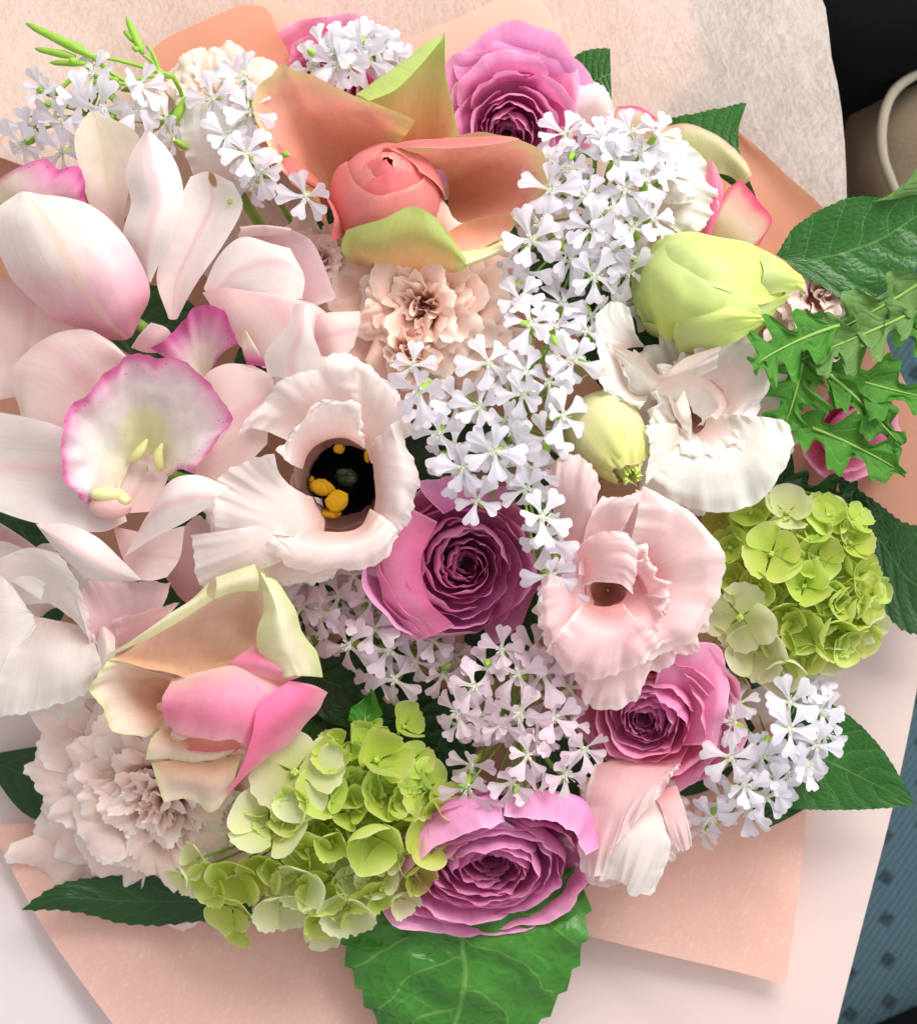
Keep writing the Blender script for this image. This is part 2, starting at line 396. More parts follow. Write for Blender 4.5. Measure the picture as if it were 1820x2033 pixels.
def seat_mat():
    m, nt = nodes_of('seat_fabric'); oc = N(nt, 'ShaderNodeTexCoord').outputs['Object']
    mp = N(nt, 'ShaderNodeMapping'); nt.links.new(oc, mp.inputs[0]); mp.inputs['Rotation'].default_value = (0, 0, 0.62)
    sp = N(nt, 'ShaderNodeSeparateXYZ'); nt.links.new(mp.outputs[0], sp.inputs[0])
    def tri(x, f):
        return mathn(nt, 'ABSOLUTE', mathn(nt, 'SUBTRACT', mathn(nt, 'FRACT', mathn(nt, 'MULTIPLY', x, f)), 0.5))
    rib = tri(sp.outputs[0], 330); rib2 = tri(sp.outputs[1], 420)
    row = mathn(nt, 'FLOOR', mathn(nt, 'MULTIPLY', sp.outputs[1], 62)); sh = mathn(nt, 'MULTIPLY', mathn(nt, 'MODULO', row, 2.0), 0.5)
    sx = mathn(nt, 'ABSOLUTE', mathn(nt, 'SUBTRACT', mathn(nt, 'FRACT', mathn(nt, 'ADD', mathn(nt, 'MULTIPLY', sp.outputs[0], 42), sh)), 0.5))
    sy = tri(sp.outputs[1], 62)
    sq = mathn(nt, 'MULTIPLY', maprange(nt, sx, 0.11, 0.16, 1, 0), maprange(nt, sy, 0.16, 0.24, 1, 0))
    sq = mathn(nt, 'MULTIPLY', sq, maprange(nt, noise_tex(nt, oc, 700, 3), 0.35, 0.55, 0.35, 1))
    col = mixc(nt, mathn(nt, 'ADD', mathn(nt, 'MULTIPLY', rib, 1.2), mathn(nt, 'MULTIPLY', noise_tex(nt, oc, 600, 3), 0.5)), lin('2a3b43'), lin('54707b'))
    col = mixc(nt, mathn(nt, 'MULTIPLY', sq, 0.85), col, lin('16222b'))
    finish(nt, col, 0.85, 0, 0.15, mathn(nt, 'ADD', rib, rib2), 0.6, 0.001, 0.2); return m

M = {}
M['stem'] = plain_mat('stem_green', '7fa648', '97bd5c', 0.5, 0.1)
M['calyx'] = plain_mat('calyx_green', '93b83e', 'b4d455', 0.45, 0.25)
M['budgreen'] = plain_mat('bud_green', '8fc23c', 'b6dd63', 0.42, 0.25, 300)
# roses
M['rose_peach'] = petal_mat('rose_peach_petal', [(0, 'dda078'), (0.3, 'e9a184'), (0.7, 'f4ae9a'), (1, 'f6c0a8')], edge='dcd88c', ew=.22, esharp=0.3, estr=.75, vein=.07, vscale=26, rough=.5, sheen=.15, trans=.3, mott=.10)
M['rose_lime'] = petal_mat('rose_lime_petal', [(0, 'dca878'), (0.4, 'd8bb7c'), (0.72, 'c3cf78'), (1, 'c6e08a')], edge='cbe684', ew=.2, vein=.07, sheen=.15, trans=.33)
M['rose_coral'] = petal_mat('rose_coral_petal', [(0, 'f09c86'), (0.5, 'f18d86'), (1, 'f49a98')], edge='f6bfa4', ew=.06, vein=.05, sheen=.2, trans=.33)
M['rose_red'] = petal_mat('rose_red_rim_petal', [(0, 'e3a680'), (0.6, 'ea8a82'), (1, 'f27d82')], vein=.05, sheen=.2, trans=.35)
M['rose_pink'] = petal_mat('rose_pink_petal', [(0, 'f8cfc4'), (0.3, 'f9a9c2'), (0.7, 'f88cb0'), (1, 'fab4c2')], vein=.05, sheen=.2, trans=.3)
M['rose_hot'] = petal_mat('rose_hot_pink_petal', [(0, 'f77fac'), (0.6, 'f47ba4'), (1, 'eba0b2')], edge='f0a5b2', ew=.06, vein=.05, sheen=.2, trans=.3)
M['rose_cream'] = petal_mat('rose_cream_petal', [(0, 'dcae88'), (0.3, 'e9c0a4'), (0.65, 'f4dccb'), (1, 'f4e3cc')], edge='d6e09a', ew=.14, estr=.7, vein=.07, vscale=26, sheen=.15, trans=.3, mott=.09)
M['rose_roll'] = petal_mat('rose_pale_lime_petal', [(0, 'e4e6ae'), (0.5, 'f0ebcb'), (1, 'd6dea2')], edge='d8e59e', ew=.16, estr=.7, vein=.06, sheen=.15, trans=.3)
M['rose_edge'] = petal_mat('red_edged_petal', [(0, 'ecdcac'), (0.6, 'f3dcc8'), (0.85, 'f3b4ac'), (1, 'f06c92')], edge='ee5a86', ew=.2, esharp=.1, vein=.08)
M['rose_greenish'] = petal_mat('green_cream_petal', [(0, 'dbda9a'), (0.7, 'dcd7a4'), (1, 'e9bfaa')], edge='f0a79b', ew=.08, vein=.08)
# orchid
M['orchid'] = petal_mat('orchid_white_petal', [(0, 'f1dad8'), (0.45, 'f1e6e3'), (1, 'f0e7e0')], vein=.06, vscale=40, trans=.3, rough=.42, spec=.3, mott=.06, mid=('ecbcc6', .55), mw=.3)
M['orchid_pinkfoot'] = petal_mat('orchid_sepal', [(0, 'efe9e1'), (0.40, 'f0e0da'), (0.66, 'ebb4c0'), (1, 'd4869a')], vein=.09, vscale=36, trans=.26, rough=.4, spec=.3, mott=.07, mid=('e8cfb0', .5), mw=.12)
M['orchid_blush'] = petal_mat('orchid_blush_petal', [(0, 'f0c4c4'), (0.5, 'f5d8d3'), (1, 'f6e0da')], vein=.05, vscale=34, trans=.32, rough=.42, mott=.06, mid=('e9b0ba', .45), mw=.25)
M['orchid_beige'] = petal_mat('orchid_beige_petal', [(0, 'ecdfc8'), (0.4, 'efe0cf'), (0.75, 'eed0ca'), (1, 'e4b8b8')], vein=.04, vscale=18, trans=.3, rough=.38, mid=('e6d4b0', .5), mw=.2)
M['orchid_stain'] = petal_mat('orchid_stained_petal', [(0, 'f3ece4'), (0.45, 'f5e7e2'), (1, 'f2d5d3')], vein=.03, vscale=18, trans=.28, rough=.38, mid=('efb7c2', .5), mw=.16, patch=[('a9793f', .55, .05, .10, .07, .9)])
M['orchid_lip'] = petal_mat('orchid_lip', [(0, 'f1eecb'), (0.3, 'f3efe2'), (0.72, 'f3eaec'), (0.9, 'f0c2d6'), (1, 'e47ab2')], edge='e271ae', ew=.15, esharp=.1, estr=.85, vein=.05, trans=.32, rough=.45, spots='b03a72', patch=[('eff0a8', .55, .22, .22, .30, .6)])
M['orchid_lip_dark'] = petal_mat('orchid_dark_lip', [(0, 'f0e3c4'), (0.4, 'f1dcd4'), (0.7, 'e6a4c2'), (1, 'd565a0')], edge='d25a9a', ew=.22, esharp=.2, estr=.8, vein=.05, trans=.34, rough=.45, spots='962a62')
M['orchid_yellow'] = plain_mat('orchid_yellow', 'ecea98', 'f5f3bf', .4, .2)
M['orchid_pink'] = plain_mat('orchid_column_pink', 'f0b9b4', 'f4cbc6', .4, .2)
# lisianthus
def lis(name, a, b, c, e, **k): return petal_mat(name, [(0, a), (0.35, b), (0.8, c), (1, c)], edge=e, ew=.14, vein=.07, vscale=34, trans=.36, rough=.5, sheen=.1, mott=.05, **k)
M['lis_blush'] = lis('blush_lisianthus_petal', 'f2cbbf', 'f9e2dc', 'faeeea', 'fcf6f0')
M['lis_pink'] = lis('pink_lisianthus_petal', 'f0b4b2', 'f9d0d2', 'fadcdc', 'fcefe9')
M['lis_white'] = lis('white_green_lisianthus_petal', 'f3d6cb', 'f5eae2', 'f4f3ec', 'f7f8ee')
M['lis_grey'] = lis('pearl_lisianthus_petal', 'efd8d0', 'f4e8e2', 'f5efe9', 'f6f3ec')
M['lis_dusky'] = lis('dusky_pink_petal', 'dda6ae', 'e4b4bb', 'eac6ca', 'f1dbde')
M['lis_throat'] = petal_mat('dark_throat', [(0, '0d0a10'), (0.6, '150d14'), (0.9, '24151b'), (1, '6a4444')], vein=.1, trans=.1)
M['lis_foot'] = petal_mat('pink_throat', [(0, '8a5a50'), (0.45, 'dca696'), (1, 'f6d6ce')], vein=.05, trans=.35)
M['anther'] = plain_mat('anther_yellow', 'a87a14', 'd6a428', .95, 0, 700, .05, .8)
M['stigma'] = plain_mat('stigma_dark', '20261a', '3b4426', .5, 0, 500)
# ranunculus
def ran(name, a, b, c, e): return petal_mat(name, [(0, a), (0.5, b), (1, c)], edge=e, ew=.05, esharp=.6, estr=.8, vein=.10, vscale=30, trans=.28, rough=.45, spec=.35, var=.07, hue=.015)
M['ran_out'] = ran('ranunculus_outer_petal', 'd96fae', 'f096ca', 'f5acd8', 'f8c4e2')
M['ran_in'] = ran('ranunculus_inner_petal', 'bb5090', 'e07eb8', 'eca0cc', 'f3bcdc')
M['ran_hot'] = ran('ranunculus_hot_petal', 'e4709f', 'f694be', 'f9aed0', 'fbc8de')
M['ran_hotin'] = ran('ranunculus_hot_inner_petal', 'b9547f', 'dc7ca8', 'ea9ac0', 'f2b8d0')
# carnation
M['car_peach'] = petal_mat('peach_carnation_petal', [(0, 'ffa98c'), (0.5, 'ffcdb8'), (1, 'ffe4d6')], edge='fff4ec', ew=.07, vein=.02, trans=.28, rough=.6, mott=.03)
M['car_blush'] = petal_mat('blush_carnation_petal', [(0, 'ffbda8'), (0.5, 'ffdcd0'), (1, 'ffece4')], edge='fff6f2', ew=.07, vein=.02, trans=.28, rough=.6, mott=.03)
M['car_cream'] = petal_mat('cream_carnation_petal', [(0, 'f0c6a2'), (0.6, 'f7dfca'), (1, 'faeadc')], edge='fbf1e6', ew=.07, vein=.03, trans=.28, rough=.6, mott=.04)
# small flowers
M['soap'] = petal_mat('soapwort_petal', [(0, 'eef0e2'), (0.25, 'f0eef7'), (1, 'f2ecf6')], vein=.06, vscale=7, trans=.4, rough=.5, mott=.02, var=.03)
M['soap_shaded'] = petal_mat('shaded_soapwort_petal', [(0, 'eee8de'), (0.4, 'efdfe8'), (1, 'ecd6e2')], vein=.04, vscale=7, trans=.4, rough=.5, mott=.02, var=.04)  # white petals of the lower sprays, with their lilac-pink shade painted into the colour
M['soap_core'] = plain_mat('soapwort_stamen', 'eef0e0', 'fbfbf4', .5, .2)
M['hyd_lime'] = petal_mat('lime_hydrangea_sepal', [(0, 'b4cc46'), (0.5, 'cadc62'), (1, 'dbe68c')], edge='e8efae', ew=.08, vein=.05, vscale=12, trans=.45, rough=.5, hue=.03, var=.10)
M['hyd_pale'] = petal_mat('pale_hydrangea_sepal', [(0, 'd6e08c'), (0.5, 'e4e8b0'), (1, 'eeeeca')], edge='f2f0d6', ew=.08, vein=.04, vscale=12, trans=.45, rough=.5, hue=.02, var=.05)
M['hyd_core'] = plain_mat('hydrangea_bead', 'a7c043', 'c6d67a', .5, .1)
M['bud_lime'] = petal_mat('lime_bud_petal', [(0, 'c4d28a'), (0.4, 'd2df8c'), (0.8, 'd9e880'), (1, 'dfec7c')], edge='e6f098', ew=.06, vein=.05, vscale=16, trans=.28, rough=.42, spec=.35)
M['bud_cream'] = petal_mat('cream_bud_petal', [(0, 'dedba6'), (0.5, 'eae4b2'), (0.85, 'e4e698'), (1, 'dae26c')], edge='efcab4', ew=.06, vein=.06, vscale=16, trans=.28, rough=.42)
# leaves
M['leaf'] = leaf_mat('glossy_leaf', '35702a', '22531c', '6c9c48', 6, .6, 20, bstr=.4, rough=.36, spec=.4, cellf=.16)
M['leaf_quilt'] = leaf_mat('quilted_leaf', '4a9130', '2d6f1e', '84b45a', 4.2, .75, 16, bstr=1.0, rough=.3, spec=.5, trans=.14, cellf=.13)
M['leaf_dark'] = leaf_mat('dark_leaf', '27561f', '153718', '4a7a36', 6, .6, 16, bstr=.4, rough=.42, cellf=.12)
M['leaf_lobed'] = leaf_mat('lobed_leaf', '5c9a3a', '3f7e28', 'a0c078', 5, .9, 22, bstr=.3, rough=.6, spec=.2, trans=.3, cellf=.12)
M['leaf_lobed_pale'] = leaf_mat('lobed_leaf_underside', '789c5a', '618746', 'a8c184', 5, .9, 22, bstr=.35, rough=.65, spec=.15, trans=.28, cellf=.12)
# wrap, seat and things beyond
M['wrap_cream'] = fibre_mat('cream_fibre_wrap', 'f8e6da', 'f7e8de', 'fdf5ee', alpha=.36, fs=.6, amount=.5, trans=.4, bstr=.18, fa=-.35)
M['wrap_coral'] = fibre_mat('coral_wrap', 'efb296', 'eda98d', 'f3c3ac', fs=1.2, amount=.3, trans=.4, bstr=.15)
M['wrap_peach'] = fibre_mat('peach_wrap', 'f5ccb8', 'f6d0be', 'f9ddd0', fs=1.2, amount=.3, trans=.4, bstr=.15)
M['wrap_fibre'] = fibre_mat('peach_fibre_wrap', 'f7cabb', 'f7ccbd', 'fdeade', fs=.75, amount=.7, trans=.35, bstr=.35, fa=.35)
M['paper_pink'] = fibre_mat('pale_pink_paper', 'f6dcd5', 'f6dfd9', 'f8e6e1', fs=1.6, amount=.2, trans=.2, bstr=.06, rough=.55)
M['paper_lilac'] = fibre_mat('pale_lilac_paper', 'f0e4e6', 'f1e6e8', 'f5eeef', fs=1.6, amount=.2, trans=.2, bstr=.06, rough=.55)
M['seat'] = seat_mat()
M['black'] = plain_mat('black_cloth', '07080a', '0e1013', .9, 0, 600, .1)
M['beige'] = plain_mat('beige_canvas', '6f6150', '7f705c', .85, 0, 900, .1, .6)
M['cord'] = plain_mat('pale_cord', '8f8878', 'a39b89', .8, 0, 1500, .1, .6)

# ------------------------------------------------------------------ setting: the seat
def sheet(name, x0, x1, y0, y1, z, mat, kind='structure'):
    g = np.stack(np.meshgrid(np.linspace(x0, x1, 24), np.linspace(y0, y1, 24), indexing='ij') + [np.full((24, 24), float(z))], -1)
    for i in range(24):
        for j in range(24): g[i, j, 2] += 0.006 * mnoise.noise(Vector((g[i, j, 0] * 5, g[i, j, 1] * 5, 0)))
    o = link(name, grid_mesh(name, g, mat)); o['kind'] = kind; return o
sheet('car_seat', -0.9, 0.9, -0.9, 0.9, 0.0, M['seat'])

def pillow(name, c, size, mat, label, cat, rz=0.0):
    t = np.linspace(-math.pi / 2, math.pi / 2, 17)[:, None]; a = np.linspace(0, 2 * math.pi, 33)[None]
    sg = lambda x, p: np.sign(x) * abs(x) ** p
    g = np.stack([sg(np.cos(t), .5) * sg(np.cos(a), .5) * size[0], sg(np.cos(t), .5) * sg(np.sin(a), .5) * size[1], sg(np.sin(t), .7) * size[2] * np.ones_like(a)], -1)
    o = link(name, grid_mesh(name, g, mat)); o.location = c; o.rotation_euler = (0, 0, rz)
    return tag(o, label, cat)
q = P((1790, 20, -520)); pillow('seat_bolster', (q[0] + 0.02, q[1] + 0.035, 0.075), (0.10, 0.06, 0.075), M['black'], 'black cloth bolster on the seat behind the cream fibre wrap', 'bolster', 0.35)
q = P((1800, 2060, -900)); pillow('black_strap', (q[0] + .02, q[1] - .012, 0.02), (0.09, 0.018, 0.016), M['black'], 'black strap lying across the blue seat fabric', 'strap', 0.42)
# canvas bag with a rope handle
bag = thing('canvas_bag', (1830, 330, -560), 'beige canvas bag with a pale rope handle beside the wrap', 'bag')
g = rib_grid('1900,80,-520 1830,120,-520 1760,170,-540 1690,230,-600 1660,300,-700|1900,200,-480 1830,230,-480 1760,270,-500 1700,330,-580 1680,380,-700|1900,330,-500 1830,360,-500 1770,400,-530 1720,440,-620 1700,470,-720', nu=16, nv=14, und=10)
link('body', grid_mesh('body', P(g) - np.array(bag.location), M['beige']), bag)
V, F = tube(P(crs([(1900, 110, -440), (1830, 140, -440), (1775, 180, -440), (1752, 240, -440), (1752, 310, -445), (1772, 370, -460), (1790, 420, -490)], 26)) - np.array(bag.location), 0.0021, 8)
link('handle', mesh_from('handle', V, F, M['cord']), bag)

# ------------------------------------------------------------------ wrapping sheets
def wrap(name, ribs, mat, label, nu=28, nv=40, **kw):
    g = rib_grid(ribs, nu=nu, nv=nv, **kw); c = g.reshape(-1, 3).mean(0)
    r = P(c); o = link(name, grid_mesh(name, P(g) - r, mat)); o.location = r
    return tag(o, label, 'wrapping paper')
wrap('inner_wrap', '-160,100,-330 -160,900,-360 -160,1500,-340 -100,1900,-345|400,150,-360 400,900,-420 400,1500,-420 450,1820,-360|1000,200,-360 1000,900,-440 1000,1500,-420 1000,1800,-370|1420,420,-330 1480,900,-380 1450,1300,-380 1300,1640,-360', M['wrap_coral'], 'coral inner wrap glimpsed between the blooms')
wrap('peach_backing', '500,500,-350 150,350,-300 -200,250,-250|600,450,-350 350,120,-290 100,-200,-240|900,400,-350 880,80,-285 860,-220,-235|1080,400,-350 1190,120,-290 1290,-160,-240|1150,450,-350 1290,250,-300 1400,140,-260', M['wrap_peach'], 'peach backing sheet showing through the cream fibre wrap', und=6, uf=.005)
wrap('fibre_wrap', '600,700,-360 200,400,-270 -140,260,-200|650,600,-360 200,200,-265 -100,-60,-190|720,500,-360 420,100,-260 160,-140,-190|900,500,-360 860,80,-255 820,-160,-185|1100,500,-360 1320,130,-255 1570,-60,-180|1200,600,-360 1480,250,-250 1652,130,-180|1250,700,-360 1530,420,-250 1682,370,-190|1250,800,-360 1520,560,-260 1668,560,-215',
     M['wrap_cream'], 'cream see-through fibre wrap with a curved rim behind the blooms', und=14, uf=.004)
wrap('coral_fold', '300,170,-160 305,95,-150 400,42,-142 480,8,-140|440,190,-168 450,110,-155 480,60,-146 520,12,-140|590,190,-172 575,110,-160 552,65,-148 536,26,-142', M['wrap_coral'], 'deep coral folded corner of wrap behind the cream carnation', und=4)
wrap('peach_wrap', '520,220,-215 520,60,-205 495,-20,-200|660,220,-215 640,80,-205 632,28,-200|780,220,-215 780,120,-205 778,76,-200|900,220,-215 900,90,-205 905,36,-200|1060,220,-215 1055,60,-205 1040,-20,-200|1190,260,-215 1135,130,-210 1090,20,-205', M['wrap_peach'], 'peach wrap with two points behind the purple ranunculus', und=3)
wrap('coral_corner', '1330,330,-200 1440,250,-185 1480,272,-165|1380,430,-205 1500,350,-190 1560,345,-165|1420,520,-205 1560,440,-195 1642,424,-168|1470,640,-210 1600,560,-200 1690,530,-178', M['wrap_coral'], 'coral turned corner of wrap beside the large serrated leaf', und=4)
wrap('pink_side_wrap', '1400,560,-300 1620,600,-245 1735,560,-215|1400,700,-310 1660,700,-250 1765,690,-215|1400,850,-310 1680,800,-250 1815,800,-210|1400,1000,-310 1700,980,-250 1850,960,-210|1400,1150,-310 1700,1120,-250 1880,1120,-215', M['wrap_coral'], 'rose pink wrap behind the lobed leaves', und=8, uf=.006)
wrap('pale_pink_paper', '1350,1050,-330 1620,1120,-280 1850,1180,-222|1280,1300,-330 1580,1380,-275 1814,1400,-225|1220,1500,-330 1520,1600,-270 1771,1605,-226|1150,1650,-330 1430,1800,-270 1716,1820,-230|1080,1750,-330 1320,1960,-275 1662,2030,-234|1040,1780,-330 1250,2020,-285 1590,2330,-240|940,1800,-330 980,2060,-290 1000,2330,-260', M['paper_pink'], 'smooth pale pink outer paper lying over the blue seat', und=3, uf=.005)
wrap('peach_fibre_sheet', '980,1560,-275 1030,1720,-248 1080,1838,-235|1180,1520,-262 1240,1720,-236 1310,1894,-222|1390,1460,-248 1440,1700,-224 1470,1932,-212|1612,1420,-214 1593,1700,-206 1560,1956,-203', M['wrap_fibre'], 'peach fibrous sheet with square corner over pale pink paper', und=5, uf=.011)
wrap('blush_fibre_sheet', '-20,1640,-235 84,1838,-208 250,2070,-182|250,1620,-262 300,1860,-200 380,2080,-190|450,1640,-272 480,1860,-240 520,2080,-200|640,1660,-282 640,1900,-215 640,2080,-205|900,1700,-292 850,1920,-262 800,2100,-240', M['wrap_fibre'], 'blush fibrous sheet with soft folds under the lime hydrangea', und=4, uf=.006)
wrap('lilac_paper', '-90,1180,-250 -80,1500,-255 -80,1800,-235 -90,2120,-205|120,1250,-290 100,1550,-290 110,1830,-250 150,2120,-222|500,1500,-330 480,1720,-310 500,1900,-280 500,2120,-255|1000,1650,-340 980,1800,-320 980,1950,-300 980,2150,-275', M['paper_lilac'], 'pale lilac pink outer paper beside the blush sheet', und=6, uf=.005)

# ------------------------------------------------------------------ roses
t = thing('rose', (785, 420, -60), 'coral rose with peach lime edged outer petals and a closed bud', 'rose')
for ribs, mat, kw in [
    ('690,420,-90 620,345,-30 560,290,25 508,240,45|690,430,-90 640,372,-20 595,350,20 548,334,45|690,440,-90 668,415,-20 652,392,20 633,368,55|690,450,-90 682,442,-30 672,432,20 661,424,55|690,465,-90 682,470,-30 668,474,10 658,478,20', 'rose_red', dict(rt=3)),
    ('658,475,-20 652,440,5 640,405,25 622,372,38|652,455,-20 605,390,15 570,350,48 552,326,58|650,420,-45 590,330,-10 530,240,50 510,204,85|655,395,-80 612,295,-48 562,202,28 542,152,90|670,380,-90 640,280,-60 592,184,25 565,129,95|690,362,-90 668,282,-62 634,207,22 604,151,90|720,340,-85 715,270,-45 706,215,30 700,187,78|770,310,-55 800,275,0 815,255,45 823,242,62', 'rose_peach', dict(rt=5, rs=3, und=9, uf=.016, curl=-6, fr=2, ff=7, serr=2, nv=44)),
    ('790,300,-50 750,240,-5 720,205,30 706,185,42 733,200,58|800,290,-60 790,220,0 775,168,40 760,148,58 792,172,74|830,290,-60 830,200,5 850,115,48 850,80,75 873,82,88|870,290,-60 872,210,5 872,150,38 884,100,62 880,62,80|908,290,-45 908,268,0 900,215,32 886,150,52 884,70,78', 'rose_lime', dict(und=4)),
    ('850,335,-60 805,308,10 780,300,40 760,294,50|880,340,-70 872,312,0 866,292,50 868,280,62|890,370,-100 950,325,-65 1000,292,30 1026,274,82|890,400,-100 970,372,-75 1050,346,20 1091,334,76|890,430,-90 950,417,-65 1040,402,10 1076,386,58|888,458,-55 940,442,-18 1000,432,15 1026,428,32', 'rose_peach', dict(rt=6, und=9, uf=.016, curl=-5, fr=2, ff=7, serr=2, nv=44)),
    ('758,296,50 762,291,60 775,294,62|810,290,62 815,279,72 822,292,74|870,287,72 878,274,82 884,294,84|950,282,76 955,271,84 962,288,86|1000,277,78 1006,271,82 1008,280,84|1027,276,78 1029,274,80 1029,277,80', 'rose_coral', dict(nu=12, nv=30, und=2)),
    ('690,520,-40 678,490,10 688,455,48|740,535,-20 735,492,60 760,434,92|800,535,0 808,470,96 815,409,116|850,540,10 868,485,100 856,424,120|890,540,20 902,505,86 896,472,104|905,540,20 926,530,56 927,519,66', 'rose_lime', dict(und=4, rt=3)),
    ('905,500,40 924,524,66 918,534,40|960,492,42 964,509,64 958,518,36|1003,476,32 1006,488,52 1002,499,25', 'rose_roll', dict(und=2)),
    ('885,462,15 896,488,25 918,514,35|932,437,37 937,465,25 950,497,30|985,428,52 985,452,37 985,478,30|1025,427,58 1021,447,47 1004,472,35', 'rose_peach', dict(und=3)),
]: part_ribs('petal', t, ribs, M[mat], **kw)
def bud(root, profile, n, hw, axis, mats, off=(0, 0, 0), spiral=.10, ruf=4, grow=.05, rnd=.06, twist=0.3, nu=16, nv=28, step=2.4, rf=1.2):
    for i in range(n):
        k = 1 - grow * (n - 1 - i)
        pr = [(r * k, z * (1 + .04 * (n - 1 - i))) for r, z in profile]
        g = turn(cup_grid(pr, twist + i * step, hw, spiral, rnd, ruf, rf, nu=nu, nv=nv), axis)
        part_grid('petal', root, g, M[mats[min(i, len(mats) - 1)]], off)
def rosebud(root, axis, off, k=1.0):
    full = [(22, -70), (88, -34), (112, 28), (100, 84), (66, 124), (34, 143), (3, 155)]
    for (ph, sc, end, hw, lift, m) in [(2.4, .62, 1.0, 2.2, 8, 'rose_red'), (-.9, .74, .99, 2.0, 4, 'rose_coral'), (.8, .84, .95, 1.9, 2, 'rose_red'), (3.6, .92, .92, 1.9, 0, 'rose_coral'), (-1.7, .96, .90, 1.8, 0, 'rose_coral'), (1.75, 1.0, .80, 1.75, 0, 'rose_coral')]:
        pr = crs(full, t=np.linspace(0, end, 8)); pr = pr * [sc, 1] + [0, lift]
        if end < .97: pr[-1, 0] += 5
        g = turn(cup_grid(pr * k, ph, hw, .06, .10, 5, .7, nu=20, nv=34, pw=2.2), axis)
        part_grid('petal', root, g, M[m], off)
rosebud(t, (0.02, -0.38, .88), (-14, -8, -6))
stem_part(t, M['stem'])

t = thing('rose', (440, 1400, -30), 'pink rose with hot pink heart and rolled cream lime outer petals', 'rose')
for ribs, mat, kw in [
    ('214,1310,58 225,1305,58 250,1293,60 292,1264,70|300,1330,54 312,1290,-5 330,1250,5 355,1222,80|380,1347,52 402,1295,-50 414,1230,-40 428,1165,88|440,1332,40 472,1285,-75 492,1210,-55 506,1124,95|490,1318,20 525,1290,-60 535,1240,-40 545,1170,60', 'rose_cream', dict(und=9, uf=.016, rt=4, nv=36)),
    ('500,1118,92 520,1138,108 548,1152,84|526,1205,88 548,1200,116 582,1213,68|514,1245,82 556,1240,118 603,1262,58|512,1290,72 568,1290,108 630,1300,42|540,1345,58 592,1342,82 640,1345,25', 'rose_roll', dict(und=10, uf=.02, nu=24, rs=4, rf=2.5)),
    ('206,1308,58 212,1300,64 222,1298,55|288,1272,74 292,1252,86 318,1236,68|352,1236,84 348,1215,95 372,1196,75|424,1190,92 410,1180,102 414,1156,84', 'rose_roll', dict(und=3, nu=10)),
    ('428,1146,92 430,1166,106 424,1190,96|470,1132,98 470,1155,110 468,1176,96|506,1120,98 514,1146,108 512,1174,94', 'rose_roll', dict(und=3, nu=10)),
    ('345,1345,20 290,1325,40 240,1315,55 212,1312,58|338,1370,-70 280,1355,-30 220,1350,30 177,1362,55|333,1400,-70 280,1395,-30 225,1400,25 203,1415,50|328,1425,-15 290,1430,10 255,1440,30 225,1455,40|320,1440,0 305,1450,15 300,1458,25 290,1463,30', 'rose_cream', dict(rt=6, und=8, uf=.018, curl=-5, fr=2, ff=6, serr=2, nv=36)),
    ('342,1350,35 324,1390,75 324,1425,70 335,1442,60|400,1333,60 385,1385,112 374,1430,112 361,1459,95|460,1322,60 450,1380,124 440,1435,126 432,1467,105|520,1330,50 512,1385,108 492,1440,112 470,1469,95|575,1348,30 548,1400,82 512,1450,87 490,1487,68', 'rose_pink', dict(und=6, uf=.016, rt=5, fr=2, ff=6, curl=-5)),
    ('575,1352,68 622,1360,46 653,1376,5|538,1378,102 582,1400,80 622,1422,10|510,1410,118 545,1435,92 582,1464,15|500,1460,110 518,1475,88 548,1494,25|486,1510,84 497,1515,74 512,1521,40|447,1581,50 452,1577,50 459,1571,40', 'rose_hot', dict(und=6, uf=.016, rt=3)),
    ('330,1440,45 305,1460,55 295,1480,55 289,1509,45|365,1462,30 350,1475,40 335,1490,48 330,1507,42|420,1470,30 415,1485,45 408,1500,55 400,1513,45|472,1468,50 477,1480,62 472,1488,62 466,1496,55', 'rose_cream', dict(rt=3)),
    ('385,1460,55 380,1475,50 370,1490,46|430,1468,70 430,1482,62 428,1500,52|475,1470,72 478,1482,66 470,1492,58', 'rose_red', dict(rt=2)),
    ('300,1515,30 312,1550,35 326,1589,18|360,1510,38 370,1550,48 376,1583,22|420,1512,45 420,1560,52 418,1609,20|482,1495,50 466,1540,52 448,1583,32', 'rose_cream', dict(und=8, uf=.018, rt=5, fr=2, ff=5, curl=-5)),
    ('430,1345,20 462,1312,62 500,1285,40|495,1345,60 528,1318,88 548,1285,60|560,1356,50 592,1346,76 618,1330,40', 'rose_pink', dict(und=3)),
    ('336,1470,30 340,1455,60 352,1448,62|340,1472,40 352,1462,70 364,1456,62|345,1474,35 362,1470,60 374,1466,50', 'rose_cream', dict(nu=10, nv=8)),
]: part_ribs('petal', t, ribs, M[mat], **kw)
stem_part(t, M['stem'])

